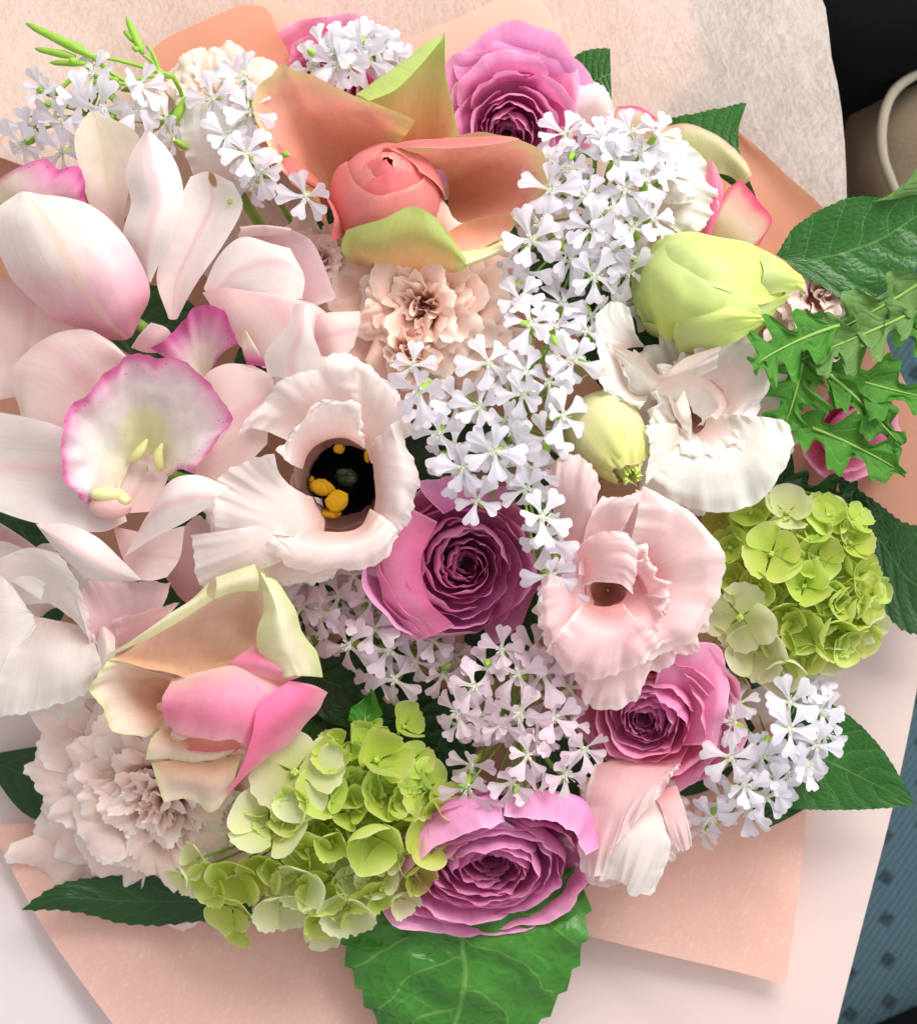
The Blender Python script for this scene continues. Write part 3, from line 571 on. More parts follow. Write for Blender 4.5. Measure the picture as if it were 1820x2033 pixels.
t = thing('rose', (1400, 420, -130), 'cream rose with red edged petals beside the coral corner', 'rose')
for ribs, mat, kw in [
    ('1400,480,-90 1420,430,-55 1440,380,-42 1470,355,-36|1410,492,-90 1450,452,-55 1490,422,-42 1511,405,-36|1430,502,-90 1470,482,-60 1510,462,-48 1533,438,-40|1440,506,-90 1470,497,-65 1490,492,-58 1507,486,-52', 'rose_edge', dict(und=4, rt=3)),
    ('1392,470,-65 1398,400,-38 1402,324,-18|1400,482,-62 1420,400,-25 1416,322,-14|1406,482,-70 1434,392,-36 1434,360,-30', 'rose_hot', dict(und=3)),
    ('1330,330,-130 1305,280,-115 1310,252,-112|1400,340,-115 1390,272,-95 1372,246,-100|1450,350,-115 1452,312,-95 1442,282,-100|1470,370,-115 1492,352,-100 1482,322,-105', 'rose_greenish', dict(und=4, rt=3)),
    ('1230,275,-130 1218,232,-110 1226,210,-108|1270,275,-130 1262,232,-105 1268,211,-106|1312,280,-130 1302,252,-110 1304,234,-108', 'rose_edge', dict(und=3)),
]: part_ribs('petal', t, ribs, M[mat], **kw)
stem_part(t, M['stem'])

# ------------------------------------------------------------------ orchids
t = thing('orchid', (270, 640, 10), 'white orchid with a broad pink footed sepal and pink scalloped lip behind it', 'orchid')
for nm, ribs, mat, kw in [
    ('sepal', '36,382,88 -14,430,96 18,545,88 100,625,66 222,674,28|45,379,98 60,440,140 108,540,152 170,622,112 246,675,42|60,379,96 150,440,146 200,530,160 240,612,120 262,668,48|84,381,84 182,408,106 248,471,118 297,570,88 274,648,42', 'orchid_pinkfoot', dict(und=5, nu=30)),
    ('sepal', '176,222,58 147,272,64 163,350,50 180,410,28 240,480,5|184,220,60 205,290,42 214,370,30 225,430,15 245,500,0|194,222,58 274,268,60 262,345,42 248,420,26 252,490,5', 'orchid_beige', dict(und=5, nu=26)),
    ('petal', '284,258,108 250,345,116 260,400,110 245,470,95 285,545,58|294,255,118 300,330,140 310,400,136 290,480,110 292,555,58|306,262,108 354,332,108 363,400,104 336,480,84 299,562,52', 'orchid', dict(und=7, nu=28, rs=3, rf=1.5)),
    ('petal', '378,350,58 355,400,58 330,480,48 311,555,38 335,632,18|415,340,66 422,400,48 386,480,42 350,560,32 343,634,18|462,362,70 482,410,66 440,490,60 385,570,44 352,632,18', 'orchid_stain', dict(und=6, nu=26)),
    ('lip', '-14,362,58 20,340,78 60,322,84 92,316,78|0,402,48 40,385,84 90,358,100 118,334,88|30,422,38 80,402,74 130,368,92 158,333,80|100,432,28 140,422,58 160,410,70 173,400,58', 'orchid_lip_dark', dict(und=9, rt=7, rf=3.5, nu=24, nv=24)),
    ('petal', '-30,556,20 -30,640,20 -30,800,10|60,568,32 60,650,28 40,790,12|150,640,30 120,700,25 60,830,8', 'orchid_blush', dict(und=4)),
]: part_ribs(nm, t, ribs, M[mat], **kw)
stem_part(t, M['stem'], off=(0, 0, -20))

t = thing('orchid', (500, 640, -20), 'half hidden blush orchid with dark pink lip between the two white orchids', 'orchid')
for nm, ribs, mat, kw in [
    ('petal', '405,572,38 432,510,56 480,470,68 540,483,62 577,492,50|420,592,40 460,545,62 510,520,68 570,520,66 604,547,50|440,602,28 480,584,45 530,587,50 570,594,50 599,592,38', 'orchid', dict(und=6)),
    ('sepal', '480,476,25 512,450,42 577,455,34|500,520,-5 560,500,8 622,482,18|560,640,-20 620,610,-5 668,592,-5', 'lis_dusky', dict(und=5)),
    ('sepal', '470,470,40 478,455,48 475,450,46|520,468,46 522,448,58 518,446,55|575,466,40 578,456,48 576,452,46', 'orchid_blush', dict(nu=8)),
    ('petal', '402,580,58 430,622,52 470,680,36 522,730,22|440,571,70 490,620,66 530,672,46 556,732,22|482,575,66 560,592,64 602,642,46 592,732,22|576,590,48 625,604,42 660,640,30 650,740,12', 'orchid_blush', dict(und=5)),
    ('petal', '600,640,25 640,622,46 714,617,42|610,670,25 655,652,52 714,645,42|630,722,20 668,716,36 702,688,28', 'orchid_blush', dict(und=4)),
    ('petal', '582,606,128 571,645,124 527,700,95 532,745,75|602,602,138 600,650,142 580,705,116 580,750,82|624,611,128 619,655,124 637,705,98 642,748,75', 'orchid', dict(und=4)),
    ('lip', '398,748,10 350,722,45 298,692,58|402,748,5 370,692,45 352,654,66|404,748,5 395,682,40 385,610,78|408,748,5 416,682,40 434,610,78|412,748,10 440,702,42 474,680,62', 'orchid_lip_dark', dict(rt=8, rf=4, und=5, nu=20, nv=34)),
    ('lip', '479,665,58 480,692,58 490,724,45|488,656,72 505,692,66 516,726,48|491,660,64 516,702,60 533,728,42', 'orchid_lip_dark', dict(nu=12, nv=8)),
    ('column', '260,690,15 280,660,20 300,640,20|290,700,25 310,670,35 330,650,30|320,700,15 330,680,20 345,670,20', 'lis_dusky', dict(nu=10, nv=8)),
]: part_ribs(nm, t, ribs, M[mat], **kw)
stem_part(t, M['stem'], off=(0, 0, -20))

t = thing('orchid', (280, 930, 0), 'white orchid with open pink rimmed lip and yellow throat', 'orchid')
for nm, ribs, mat, kw in [
    ('petal', '250,865,30 150,862,48 60,838,60 42,826,56|255,840,25 150,792,60 62,742,86 22,738,70|265,820,25 190,750,70 130,692,96 92,670,86|270,800,25 230,740,60 202,682,90 170,653,92|290,790,25 278,750,55 266,722,72 226,683,78', 'orchid_blush', dict(und=6, nu=26)),
    ('petal', '375,800,10 410,742,40 450,722,48 502,724,42|385,850,5 430,800,38 480,772,46 542,752,42|385,940,0 430,900,28 480,870,34 534,812,34|385,1000,-10 425,960,10 480,930,20 530,880,20', 'orchid_blush', dict(und=5)),
    ('sepal', '205,900,40 130,852,66 70,832,82 -24,815,78|232,960,28 150,932,50 70,922,56 -24,920,56|252,1035,40 200,1056,58 80,1041,74 -24,1008,68', 'orchid', dict(und=6, nu=26)),
    ('petal', '71,1041,88 130,1040,97 190,1065,92 240,1110,77 281,1151,48|75,1045,92 125,1080,108 170,1110,108 215,1136,82 276,1153,48|78,1049,86 104,1086,90 139,1119,86 190,1153,64 270,1154,44', 'orchid', dict(und=3)),
    ('petal', '225,1045,25 300,1058,38 366,1044,46|238,1092,25 300,1102,42 357,1107,46|262,1150,34 300,1153,38 332,1146,36', 'orchid_blush', dict(und=4)),
    ('petal', '300,1012,72 340,953,120 392,943,126 455,967,108|280,1042,78 336,990,132 386,980,132 432,986,114|247,1105,68 300,1071,95 356,1041,102 417,1003,106', 'orchid', dict(und=4)),
    ('throat', '176,1004,40 225,950,8 255,900,-22|240,1018,28 280,960,-8 295,890,-26|300,1016,28 325,970,8 345,915,-14', 'orchid_blush', dict(und=2)),
]: part_ribs(nm, t, ribs, M[mat], **kw)
lip = part_ribs('lip', t, '232,1006,36 192,1008,70 158,990,102|240,962,16 182,940,76 133,942,126|250,937,6 180,882,72 122,852,136|260,917,0 205,842,62 162,792,132|270,905,-4 235,812,56 214,747,132|285,900,-8 270,792,54 277,706,132|295,900,-8 320,802,54 351,711,132|310,905,-4 360,832,64 427,770,132|320,916,2 380,862,70 452,832,126|326,931,12 376,896,78 427,882,116|332,947,24 356,931,70 384,940,96', M['orchid_lip'], nu=34, nv=110, rt=15, rf=5.5, und=9, uf=.02, fr=4, ff=17, serr=5, sn=12)
mb = MB()
for (a, b, c) in [((292, 872, 30), (276, 898, 26), (258, 915, 14)), ((322, 880, 32), (314, 905, 26), (318, 935, 16))]:
    V, F = tube(P(crs([a, b, c], 9)) - np.array(t.location), np.array([.4, .9, 1.3, 1.6, 1.8, 1.8, 1.7, 1.4, .6]) * 1e-3, 10); mb.add(V, F)
link('keel', mb.mesh('keel', M['orchid_yellow']), lip)
mb = MB(); mb.blob((-42, 75, 78), (42, 26, 22), (0, .3, 1), 16, 12)
col = link('column', mesh_from('column', np.concatenate(mb.V) * FLIP, mb.F, M['orchid_pink']), t)
mb = MB(); mb.blob((-44, 52, 92), (34, 14, 14), (0.1, .1, 1), 16, 10); mb.blob((-14, 62, 88), (14, 12, 12), (0, 0, 1), 12, 8)
link('anther_cap', mesh_from('anther_cap', np.concatenate(mb.V) * FLIP, mb.F, M['orchid_yellow']), col)
stem_part(t, M['stem'], off=(0, 0, -20))

# ------------------------------------------------------------------ lisianthus
def lisianthus(at, label, petals, mat, throat=(), back=(), **kw):
    t = thing('lisianthus', at, label, 'lisianthus')
    k0 = dict(nu=34, nv=54, rt=9, rs=5, rf=3.4, und=9, serr=5, sn=13, fr=3.2, ff=11); k0.update(kw)
    for p in petals:
        m = mat
        if isinstance(p, tuple): p, m = p
        part_ribs('petal', t, p, M[m], **k0)
    for (cx, cy, cz, R, n, axis, m, tw, r0) in back:         # the hidden ring of petals the front ones rest on
        for i in range(n):
            q = random.uniform(.9, 1.08)
            pr = [(r0 * R, -70), ((r0 + .1) * R, -45), (max(.78, r0 + .12) * R * q, -20), (R * q, -4 + random.uniform(-8, 8)), (R * q * 1.06, -14)]
            g = cup_grid(pr, tw + i * 2 * math.pi / n, math.pi / n * 1.35, .05, .10, 12, 1.5, .02, nu=16, nv=48, foot=.8, fr=4, ff=6)
            part_grid('petal', t, turn(g, axis), M[m], (cx - at[0], cy - at[1], cz - at[2]))
    for (cx, cy, cz, r, m) in throat:
        for i in range(5):
            g = cup_grid([(3, -70), (.6 * r, -55), (r, -15), (r * 1.15, 20)], i * 1.2566, .8, .05, .08, 2, nu=9, nv=12)
            part_grid('throat', t, g, M[m], (cx - at[0], cy - at[1], cz - at[2]))
    stem_part(t, M['stem'], off=(0, 0, -120))
    return t
t = lisianthus((670, 960, -60), 'blush lisianthus with dark throat and yellow anthers', [
    '610,900,0 560,870,40 500,850,58 470,870,55|620,880,0 580,820,50 540,790,74 527,792,68|640,870,0 620,790,60 590,750,84 580,736,78|670,865,0 660,780,60 645,730,84 640,708,78|700,870,0 710,790,58 702,730,78 692,705,68',
    '690,870,0 695,790,52 687,722,72 680,702,66|712,880,0 737,800,48 747,752,62 750,742,56|730,890,0 767,842,46 792,802,56 797,792,46|740,920,0 787,882,46 817,862,50 824,852,40',
    '735,888,5 757,860,60 777,842,85 792,833,78|742,940,5 767,930,66 797,930,86 828,946,68|742,990,5 767,1000,66 792,1010,80 814,1026,58|735,1030,5 747,1050,50 767,1070,60 790,1073,42',
    '602,932,10 575,920,70 560,905,100 552,897,94|615,900,10 598,862,75 590,848,106 602,834,112|645,878,10 640,840,80 626,812,110 642,805,114|690,870,10 696,830,80 702,808,106 708,799,106|725,890,10 722,865,60 717,850,80 719,840,84',
    '640,990,-40 592,975,25 555,940,70 545,900,98|645,1025,-40 590,1015,30 520,990,66 438,945,66|640,1060,-20 595,1065,32 530,1060,66 426,1046,56',
    '600,1040,5 540,1040,50 470,1050,70 383,1062,48|600,1060,5 540,1070,60 470,1090,76 384,1112,44|610,1075,5 560,1090,60 490,1110,70 398,1159,34|620,1080,5 570,1110,58 520,1130,58 429,1170,24',
    '600,1060,25 570,1070,80 545,1065,96 526,1079,86|640,1055,25 630,1085,90 600,1110,96 574,1126,70|680,1050,25 690,1080,96 680,1115,96 670,1134,70|715,1040,25 735,1065,90 747,1090,86 746,1111,60|735,1010,25 767,1030,80 787,1050,76 792,1069,50',
    '560,1090,20 530,1120,30 510,1150,25|610,1100,20 600,1130,30 590,1155,20|660,1100,20 670,1130,25 650,1150,15',
], 'lis_blush', rt=7, rf=2.6, back=[(605, 960, 0, 195, 8, (.05, 0, 1), 'lis_blush', .3, .76)], throat=[(672, 955, -88, 84, 'lis_foot')])
for i in range(5):
    g = turn(cup_grid([(6, -60), (44, -50), (66, -18), (72, 22), (70, 48)], i * 1.2566, .75, .04, .1, 2, nu=10, nv=14), (.18, 0, 1))
    part_grid('throat', t, g, M['lis_throat'], (8, -6, -12))
mb = MB(); mb.blob((18, -12, 0), (24, 20, 30), (.1, 0, 1), 12, 8); mb.blob((12, -22, 28), (13, 8, 6)); mb.blob((28, -8, 28), (12, 9, 6))
link('stigma', mesh_from('stigma', np.concatenate(mb.V) * FLIP, mb.F, M['stigma']), t)
for (x, y, rx, ry, z, tw) in [(641, 969, 27, 17, 30, .2), (671, 996, 21, 25, 36, .9), (676, 891, 12, 10, 28, 0), (660, 1020, 22, 10, 26, .1), (617, 955, 8, 11, 22, .3), (732, 905, 7, 13, 26, 0)]:
    mb = MB(); mb.blob((0, 0, 0), (rx, ry, 8), (.1, .05, 1), 14, 9)
    V = np.concatenate(mb.V); c, s = math.cos(tw), math.sin(tw)
    V = np.stack([V[:, 0] * c - V[:, 1] * s, V[:, 0] * s + V[:, 1] * c, V[:, 2]], -1) * (1 + .16 * np.array([mnoise.noise(Vector(p * .13 + x)) + .5 * mnoise.noise(Vector(p * .4)) for p in V]))[:, None]; V = V + np.array([x - 670, y - 960, z + 60 - 60])
    a = link('anther', mesh_from('anther', V * FLIP, mb.F, M['anther']), t)
    V2, F2 = tube(crs([(x - 670, y - 960, z - 6), ((x - 670) * .8, (y - 960) * .8, z - 30), (8, 0, -50)], 7) * FLIP, .00035, 5)
    link('filament', mesh_from('filament', V2, F2, M['lis_throat']), a)

lisianthus((1210, 1180, -40), 'rose pink lisianthus with a broad frilled petal over a pink ranunculus', [
    '1180,1250,-5 1150,1300,22 1140,1350,22 1146,1362,12|1210,1250,-5 1200,1320,32 1180,1380,22 1171,1403,8|1240,1250,-5 1250,1320,32 1245,1370,22 1251,1397,8|1260,1250,-5 1290,1290,28 1296,1330,18 1291,1347,8',
    '1218,1135,-5 1250,1075,58 1266,1010,88 1262,974,84|1235,1150,0 1300,1090,60 1330,1020,90 1300,976,84|1245,1160,0 1320,1110,55 1390,1060,86 1402,1041,78|1245,1175,0 1330,1150,50 1400,1130,76 1439,1127,58|1240,1190,0 1320,1190,50 1400,1200,66 1418,1211,42|1230,1200,0 1290,1230,50 1340,1265,60 1347,1284,38|1215,1205,0 1240,1240,45 1270,1275,55 1281,1297,32',
    '1120,1090,20 1095,1020,50 1092,960,75 1085,935,70|1130,1080,40 1122,1000,80 1120,940,100 1130,902,95|1150,1090,45 1156,1010,92 1166,960,112 1176,925,106|1180,1085,45 1182,1030,80 1180,990,85 1190,965,85',
    '1150,1110,40 1165,1040,88 1180,1010,105 1195,985,100|1180,1090,45 1202,1030,82 1218,1000,98 1238,988,92|1210,1090,45 1242,1040,80 1262,1002,96 1284,972,92',
    '1160,1170,5 1120,1150,60 1090,1140,86 1073,1150,80|1165,1190,5 1120,1190,60 1085,1200,80 1066,1206,68|1170,1200,5 1130,1240,60 1100,1280,75 1078,1277,52|1180,1210,5 1150,1260,58 1125,1300,68 1110,1312,42',
    '1130,1100,62 1180,1060,105 1230,1055,122 1247,1060,120|1150,1120,60 1190,1090,110 1240,1085,132 1265,1100,126|1152,1162,38 1190,1156,88 1232,1160,110 1254,1178,100',
    '1160,1195,20 1130,1230,75 1100,1265,82 1088,1287,60|1190,1207,20 1180,1260,82 1150,1310,82 1134,1332,55|1215,1207,20 1220,1260,82 1215,1310,77 1206,1347,50|1238,1202,20 1267,1235,82 1292,1255,82 1322,1277,60',
], 'lis_pink', back=[(1240, 1170, 10, 165, 8, (.05, 0, 1), 'lis_pink', .2, .48), (1212, 1180, 62, 98, 5, (-.1, .15, 1), 'lis_pink', .8, .52)], throat=[(1210, 1174, 0, 48, 'lis_foot')])

lisianthus((1380, 820, -40), 'white green tinged lisianthus with folded ruffled heart below the lime bud', [
    '1350,850,0 1310,890,38 1290,930,48 1277,966,38|1365,860,0 1360,920,50 1350,970,50 1345,1001,34|1380,860,0 1410,920,50 1420,980,45 1421,1012,30|1395,850,0 1470,900,45 1500,950,45 1511,987,30|1400,835,0 1490,860,40 1550,880,45 1574,896,30|1400,820,0 1480,825,35 1540,830,40 1563,838,30',
    ('1390,800,-5 1390,750,28 1380,710,52 1376,690,56|1400,800,-5 1430,730,28 1455,690,58 1479,672,62|1405,810,-5 1470,750,28 1510,710,53 1528,704,57|1410,820,-5 1470,790,28 1515,770,48 1530,755,48|1410,830,-5 1450,825,28 1480,825,38 1492,833,38', 'lis_blush'),
    '1260,690,-5 1215,690,28 1185,662,50 1184,624,54|1270,690,-5 1240,660,28 1215,625,45 1216,600,50|1280,690,-5 1263,666,24 1256,636,34 1247,608,40',
    '1230,680,28 1196,660,60 1181,638,70|1235,720,15 1206,715,66 1189,700,76|1245,760,5 1216,760,60 1194,771,70|1265,780,5 1246,790,60 1226,787,66|1290,780,5 1276,800,60 1271,814,66',
    '1209,677,70 1221,690,60 1216,707,28|1265,704,76 1262,730,60 1255,752,15|1310,744,76 1305,762,60 1300,792,5|1365,708,76 1370,735,66 1365,772,5|1432,686,76 1426,705,66 1420,742,15',
    '1296,768,70 1306,775,55 1320,792,5|1356,744,86 1360,765,70 1360,802,5|1411,761,86 1400,785,70 1385,822,5|1441,800,80 1421,810,70 1395,842,5|1421,834,76 1410,826,60 1390,852,5',
    '1320,775,60 1330,800,50 1345,832,15|1340,800,72 1352,830,60 1362,852,15|1359,775,66 1371,820,60 1378,872,38',
    '1342,841,50 1310,840,70 1284,845,76|1347,870,38 1310,890,65 1289,900,70|1342,892,28 1310,930,55 1279,962,60',
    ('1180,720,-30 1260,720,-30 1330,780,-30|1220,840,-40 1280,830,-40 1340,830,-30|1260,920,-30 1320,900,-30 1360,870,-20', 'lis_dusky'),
], 'lis_white', rt=8, rf=3.5, back=[(1395, 825, 0, 168, 9, (.05, 0, 1), 'lis_white', .6, .40), (1385, 810, 42, 108, 6, (.1, -.1, 1), 'lis_white', .2, .42)], throat=[(1370, 820, 0, 60, 'lis_foot')])

lisianthus((110, 1230, -60), 'shaded white lisianthus below the open orchid and beside the rolled rose', [
    '60,1220,-20 20,1290,5 -10,1360,15 -24,1424,8|110,1230,-20 90,1300,20 80,1360,28 70,1412,14|150,1240,-20 150,1300,20 150,1350,30 156,1388,14|182,1250,-15 192,1290,25 202,1322,34 192,1348,22',
    '-40,1120,10 10,1150,15 45,1190,-5|-40,1250,10 20,1240,5 62,1222,-15|-40,1400,5 20,1320,0 72,1242,-15',
    '-24,1120,10 20,1100,32 60,1088,40 122,1098,34|-24,1160,0 40,1130,24 90,1130,30 162,1180,36|0,1230,-30 60,1200,-18 110,1202,-5 192,1277,16',
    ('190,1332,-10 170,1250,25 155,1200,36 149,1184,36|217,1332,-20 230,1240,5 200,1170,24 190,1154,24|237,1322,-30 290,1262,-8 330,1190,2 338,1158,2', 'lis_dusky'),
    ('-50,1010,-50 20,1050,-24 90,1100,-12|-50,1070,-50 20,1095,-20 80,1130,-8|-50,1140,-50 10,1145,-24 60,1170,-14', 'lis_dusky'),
    ('-50,1080,-20 10,1075,4 70,1100,10|-50,1120,-20 20,1110,8 90,1140,14|-50,1170,-24 10,1150,0 80,1190,4', 'lis_grey'),
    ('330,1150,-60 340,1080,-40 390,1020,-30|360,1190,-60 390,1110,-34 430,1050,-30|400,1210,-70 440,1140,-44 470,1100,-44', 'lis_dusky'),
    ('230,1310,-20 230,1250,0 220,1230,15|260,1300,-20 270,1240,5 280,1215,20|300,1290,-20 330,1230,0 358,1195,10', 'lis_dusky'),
    '190,1275,15 195,1300,30 192,1345,30|205,1245,25 212,1290,44 200,1340,34|226,1262,15 228,1295,32 220,1330,25',
], 'lis_grey', rt=5, fr=2, rf=2.2, back=[(100, 1255, -35, 150, 6, (-.05, 0, 1), 'lis_grey', .2, .3)])

lisianthus((1260, 1610, -110), 'pale pink lisianthus tucked under the ranunculus at the peach fibre sheet', [
    '1180,1520,-105 1165,1570,-75 1150,1650,-61 1158,1724,-71|1240,1510,-105 1230,1570,-49 1210,1640,-31 1187,1738,-41|1290,1510,-105 1290,1550,-49 1262,1600,-20 1246,1652,-19|1352,1508,-105 1347,1524,-61 1342,1534,-37 1338,1546,-31',
    ('1270,1580,-75 1240,1640,-45 1210,1690,-39 1190,1747,-55|1285,1585,-75 1270,1640,-33 1250,1690,-27 1236,1752,-49|1300,1590,-75 1300,1640,-33 1290,1690,-27 1251,1781,-49|1310,1600,-80 1322,1640,-49 1332,1690,-49 1302,1772,-65', 'lis_grey'),
    '1290,1570,-90 1310,1600,-67 1330,1660,-65 1346,1692,-77|1320,1565,-90 1335,1600,-63 1352,1650,-63 1362,1688,-75|1342,1560,-90 1357,1600,-67 1367,1640,-67 1373,1680,-77',
    '1150,1690,-95 1160,1730,-85 1170,1755,-90|1175,1690,-85 1190,1735,-75 1198,1760,-83|1200,1700,-85 1220,1730,-80 1235,1750,-85',
], 'lis_pink', rt=12, rf=4, back=[(1245, 1640, -125, 118, 8, (.05, .1, 1), 'lis_blush', .4, .35)])
lisianthus((1300, 380, -110), 'creamy white lisianthus behind the white flower cluster and red edged rose', [
    '1270,360,-90 1296,300,-40 1316,262,-30|1285,370,-90 1340,310,-28 1377,298,-22|1290,385,-90 1362,360,-26 1418,374,-26|1290,400,-90 1352,422,-30 1408,442,-30|1285,420,-90 1332,452,-38 1372,484,-38',
    '1290,320,-60 1320,300,-26 1350,290,-18|1300,360,-60 1345,350,-18 1385,345,-14|1300,400,-60 1340,405,-20 1380,400,-18',
], 'lis_white', back=[(1315, 380, -60, 88, 6, (.1, 0, 1), 'lis_white', .4, .48)])
lisianthus((440, 330, -60), 'white lisianthus petals behind the small white blossoms near the coral rose', [
    '390,360,-40 365,300,-10 354,228,4|420,370,-40 410,290,4 411,202,14|460,380,-40 465,300,4 476,209,10|502,380,-40 516,320,-8 512,255,0',
], 'lis_white', rt=5, serr=2)
lisianthus((1175, 240, -130), 'blush petalled lisianthus behind the purple ranunculus', [
    '1120,270,-120 1138,200,-100 1152,156,-98|1165,270,-120 1185,205,-96 1198,172,-96|1212,275,-120 1217,242,-105 1220,214,-100',
], 'lis_blush', rt=4)

# ------------------------------------------------------------------ ranunculus
def ranunculus(at, R, axis, label, out='ran_out', inn='ran_in', rings=10, openness=0.3, twist=0.0, ecc=1.0, eye=(0, 0), p=1.45, sq=1.0):
    t = thing('ranunculus', at, label, 'ranunculus')
    for i in range(rings):
        f = i / (rings - 1)
        rho = R * (0.12 + 0.82 * f ** p)
        k = 3 if f < .25 else 4 if f < .75 else 5
        zr = R * (-0.10 + 0.34 * math.sin(math.pi * min(1, f * 0.80)) - 0.25 * openness * max(0, f - .6) / .4)
        zb = -0.62 * R; h = zr - zb
        for j in range(k):
            ph = twist + i * 1.31 + j * 2 * math.pi / k + random.uniform(-.25, .25)
            q = random.uniform(.92, 1.08); dz = random.uniform(-.07, .05) * R
            inw = 0.26 * (1 - f) - openness * 0.50 * max(0, f - .5) / .5 + random.uniform(-.08, .08)
            pr = [(0.15 * rho, zb), (0.72 * rho * q, zb + .22 * h), (1.0 * rho * q, zb + .62 * h), (rho * q * (1 - inw * .35), zb + .86 * h + dz), (rho * q * (1 - inw), zr + dz - max(0, -inw) * R * .2)]
            g = cup_grid(pr, ph, math.pi / k * random.uniform(1.2, 1.55), random.uniform(.05, .15) * (1.2 - .5 * f), .14 + .10 * random.random(), R * .028 * (0.5 + f), random.uniform(.8, 1.4), .004, nu=13, nv=24, foot=.8, pw=2.2, fr=R * .010, ff=3)
            g[..., 0] += eye[0] * (1 - f) * R; g[..., 1] += eye[1] * (1 - f) * R
            g[..., 0] *= ecc; g[..., 1] *= sq
            part_grid('petal', t, turn(g, axis, 0), M[inn if f < .6 else out])
    stem_part(t, M['stem'], off=(0, 0, -R * .5))
    return t
rA = ranunculus((1012, 248, -95), 136, (-.03, .40, .9), 'purple pink ranunculus opening wide behind the coral rose', openness=.95, twist=.4, rings=10, p=1.75, eye=(-.05, .15))
ranunculus((648, 172, -160), 128, (-.1, .25, .95), 'hot pink ranunculus half hidden behind white blossoms', 'ran_hot', 'ran_hotin', rings=7, openness=.5)
rC = ranunculus((908, 1118, -35), 172, (.12, .02, 1), 'magenta ranunculus between blush and pink lisianthus', openness=.05, twist=1.0, rings=11, eye=(.14, .02), p=1.8)
rD = ranunculus((1300, 1415, -85), 160, (-.25, .22, .95), 'bright pink ranunculus under the rose pink lisianthus', 'ran_hot', 'ran_in', openness=.3, twist=2.2, rings=10, eye=(-.16, .12), p=1.7)
rE = ranunculus((962, 1712, -75), 222, (.08, .24, .97), 'wide mauve ranunculus above the quilted green leaf', openness=.2, twist=.2, rings=12, ecc=1.05, eye=(.08, .04), sq=.70, p=1.5)
ranunculus((1690, 862, -165), 98, (.2, .2, .95), 'pink ranunculus peeping through the lobed leaves', 'ran_hot', 'ran_hotin', rings=6, openness=.4)

for root, ribs, m in [
    (rE, '772,1826,-120 760,1806,-86 776,1800,-66|802,1764,-130 770,1722,-62 798,1742,-18|852,1692,-120 818,1640,-44 872,1682,2|922,1642,-100 900,1588,-26 940,1648,12|992,1612,-80 986,1578,-10 1000,1626,14', 'ran_out'),
    (rE, '1000,1604,-60 1005,1574,-14 1000,1624,10|1090,1594,-66 1100,1570,-14 1092,1630,14|1150,1624,-74 1166,1600,-22 1136,1652,8|1190,1694,-94 1196,1682,-42 1164,1698,-12', 'ran_out'),
    (rD, '1290,1392,-90 1308,1326,-30 1326,1262,-20|1345,1396,-95 1392,1330,-34 1424,1284,-26|1360,1430,-95 1420,1386,-34 1444,1372,-36|1350,1480,-100 1405,1480,-50 1428,1486,-54', 'ran_hot'),
    (rC, '868,1036,14 806,1000,8 792,962,-12|836,1112,18 772,1082,6 750,1060,-24|852,1192,14 792,1194,-2 768,1206,-34|902,1244,2 852,1264,-22 832,1270,-46', 'ran_hot'),
    (rC, '880,1020,12 840,980,6 830,955,-8|930,1000,10 920,965,8 925,950,-4|990,1010,10 1010,985,6 1025,970,-10', 'ran_out'),
    (rA, '930,190,-110 905,150,-80 900,115,-80|960,170,-110 950,110,-70 955,72,-74|1020,160,-110 1015,100,-66 1012,58,-72|1060,170,-110 1070,110,-70 1080,70,-76', 'ran_out'),
    (rA, '1040,170,-116 1060,110,-84 1070,66,-86|1090,190,-116 1110,130,-84 1125,92,-88|1110,240,-116 1140,190,-84 1150,160,-88|1110,270,-116 1135,250,-90 1142,235,-94', 'ran_hot'),
]: part_ribs('petal', root, ribs, M[m], nu=26, nv=34, rt=5, rf=2.4, und=8, uf=.014, serr=4, sn=8, fr=2, ff=8)

# ------------------------------------------------------------------ lime buds
t = thing('lisianthus_bud', (1400, 575, -10), 'large lime green bud with twisted tip above the white lisianthus', 'bud')
bud(t, [(30, -125), (80, -105), (100, -50), (98, 10), (76, 70), (48, 115), (26, 150)], 3, 1.75, (.93, -.08, .36), ['bud_lime'], (-5, 0, 0), spiral=.09, ruf=5, grow=.05, rnd=.2, twist=.6, nu=22, nv=30, rf=1.6)
for ribs in ['1300,478,-10 1262,530,-10 1254,580,-10 1276,645,-10|1330,466,45 1308,530,92 1308,600,90 1325,670,20|1362,488,80 1370,550,122 1380,622,116 1386,696,20|1402,520,98 1432,580,132 1452,640,110 1462,686,20|1444,550,100 1492,590,112 1512,622,88 1502,655,25',
             '1280,520,10 1322,468,30 1422,468,40 1532,503,34 1560,545,18|1320,520,90 1372,500,112 1442,515,116 1522,543,84 1564,556,44|1380,560,124 1420,570,132 1462,586,120 1506,604,90 1548,584,44',
             '1344,694,20 1338,650,70 1370,608,104 1440,596,122 1502,613,92|1350,704,10 1372,672,86 1412,640,122 1462,628,126 1512,630,92|1382,706,-5 1422,694,62 1462,674,86 1502,654,76 1524,642,62',
             '1500,498,60 1545,513,64 1592,546,48|1515,540,92 1560,546,80 1594,560,58|1495,592,80 1545,582,70 1590,576,52',
             '1490,598,92 1532,594,72 1574,580,54|1498,628,84 1526,618,62 1556,600,48|1480,655,50 1502,668,50 1515,640,40',
             '1545,520,60 1575,540,62 1582,565,66|1560,525,50 1590,550,52 1592,572,54|1570,540,40 1594,556,44 1588,586,46']:
    part_ribs('petal', t, ribs, M['bud_lime'], nu=28, nv=30, rt=6, rf=3, und=5, uf=.02, fr=2.5, ff=8, serr=3)
stem_part(t, M['stem'])
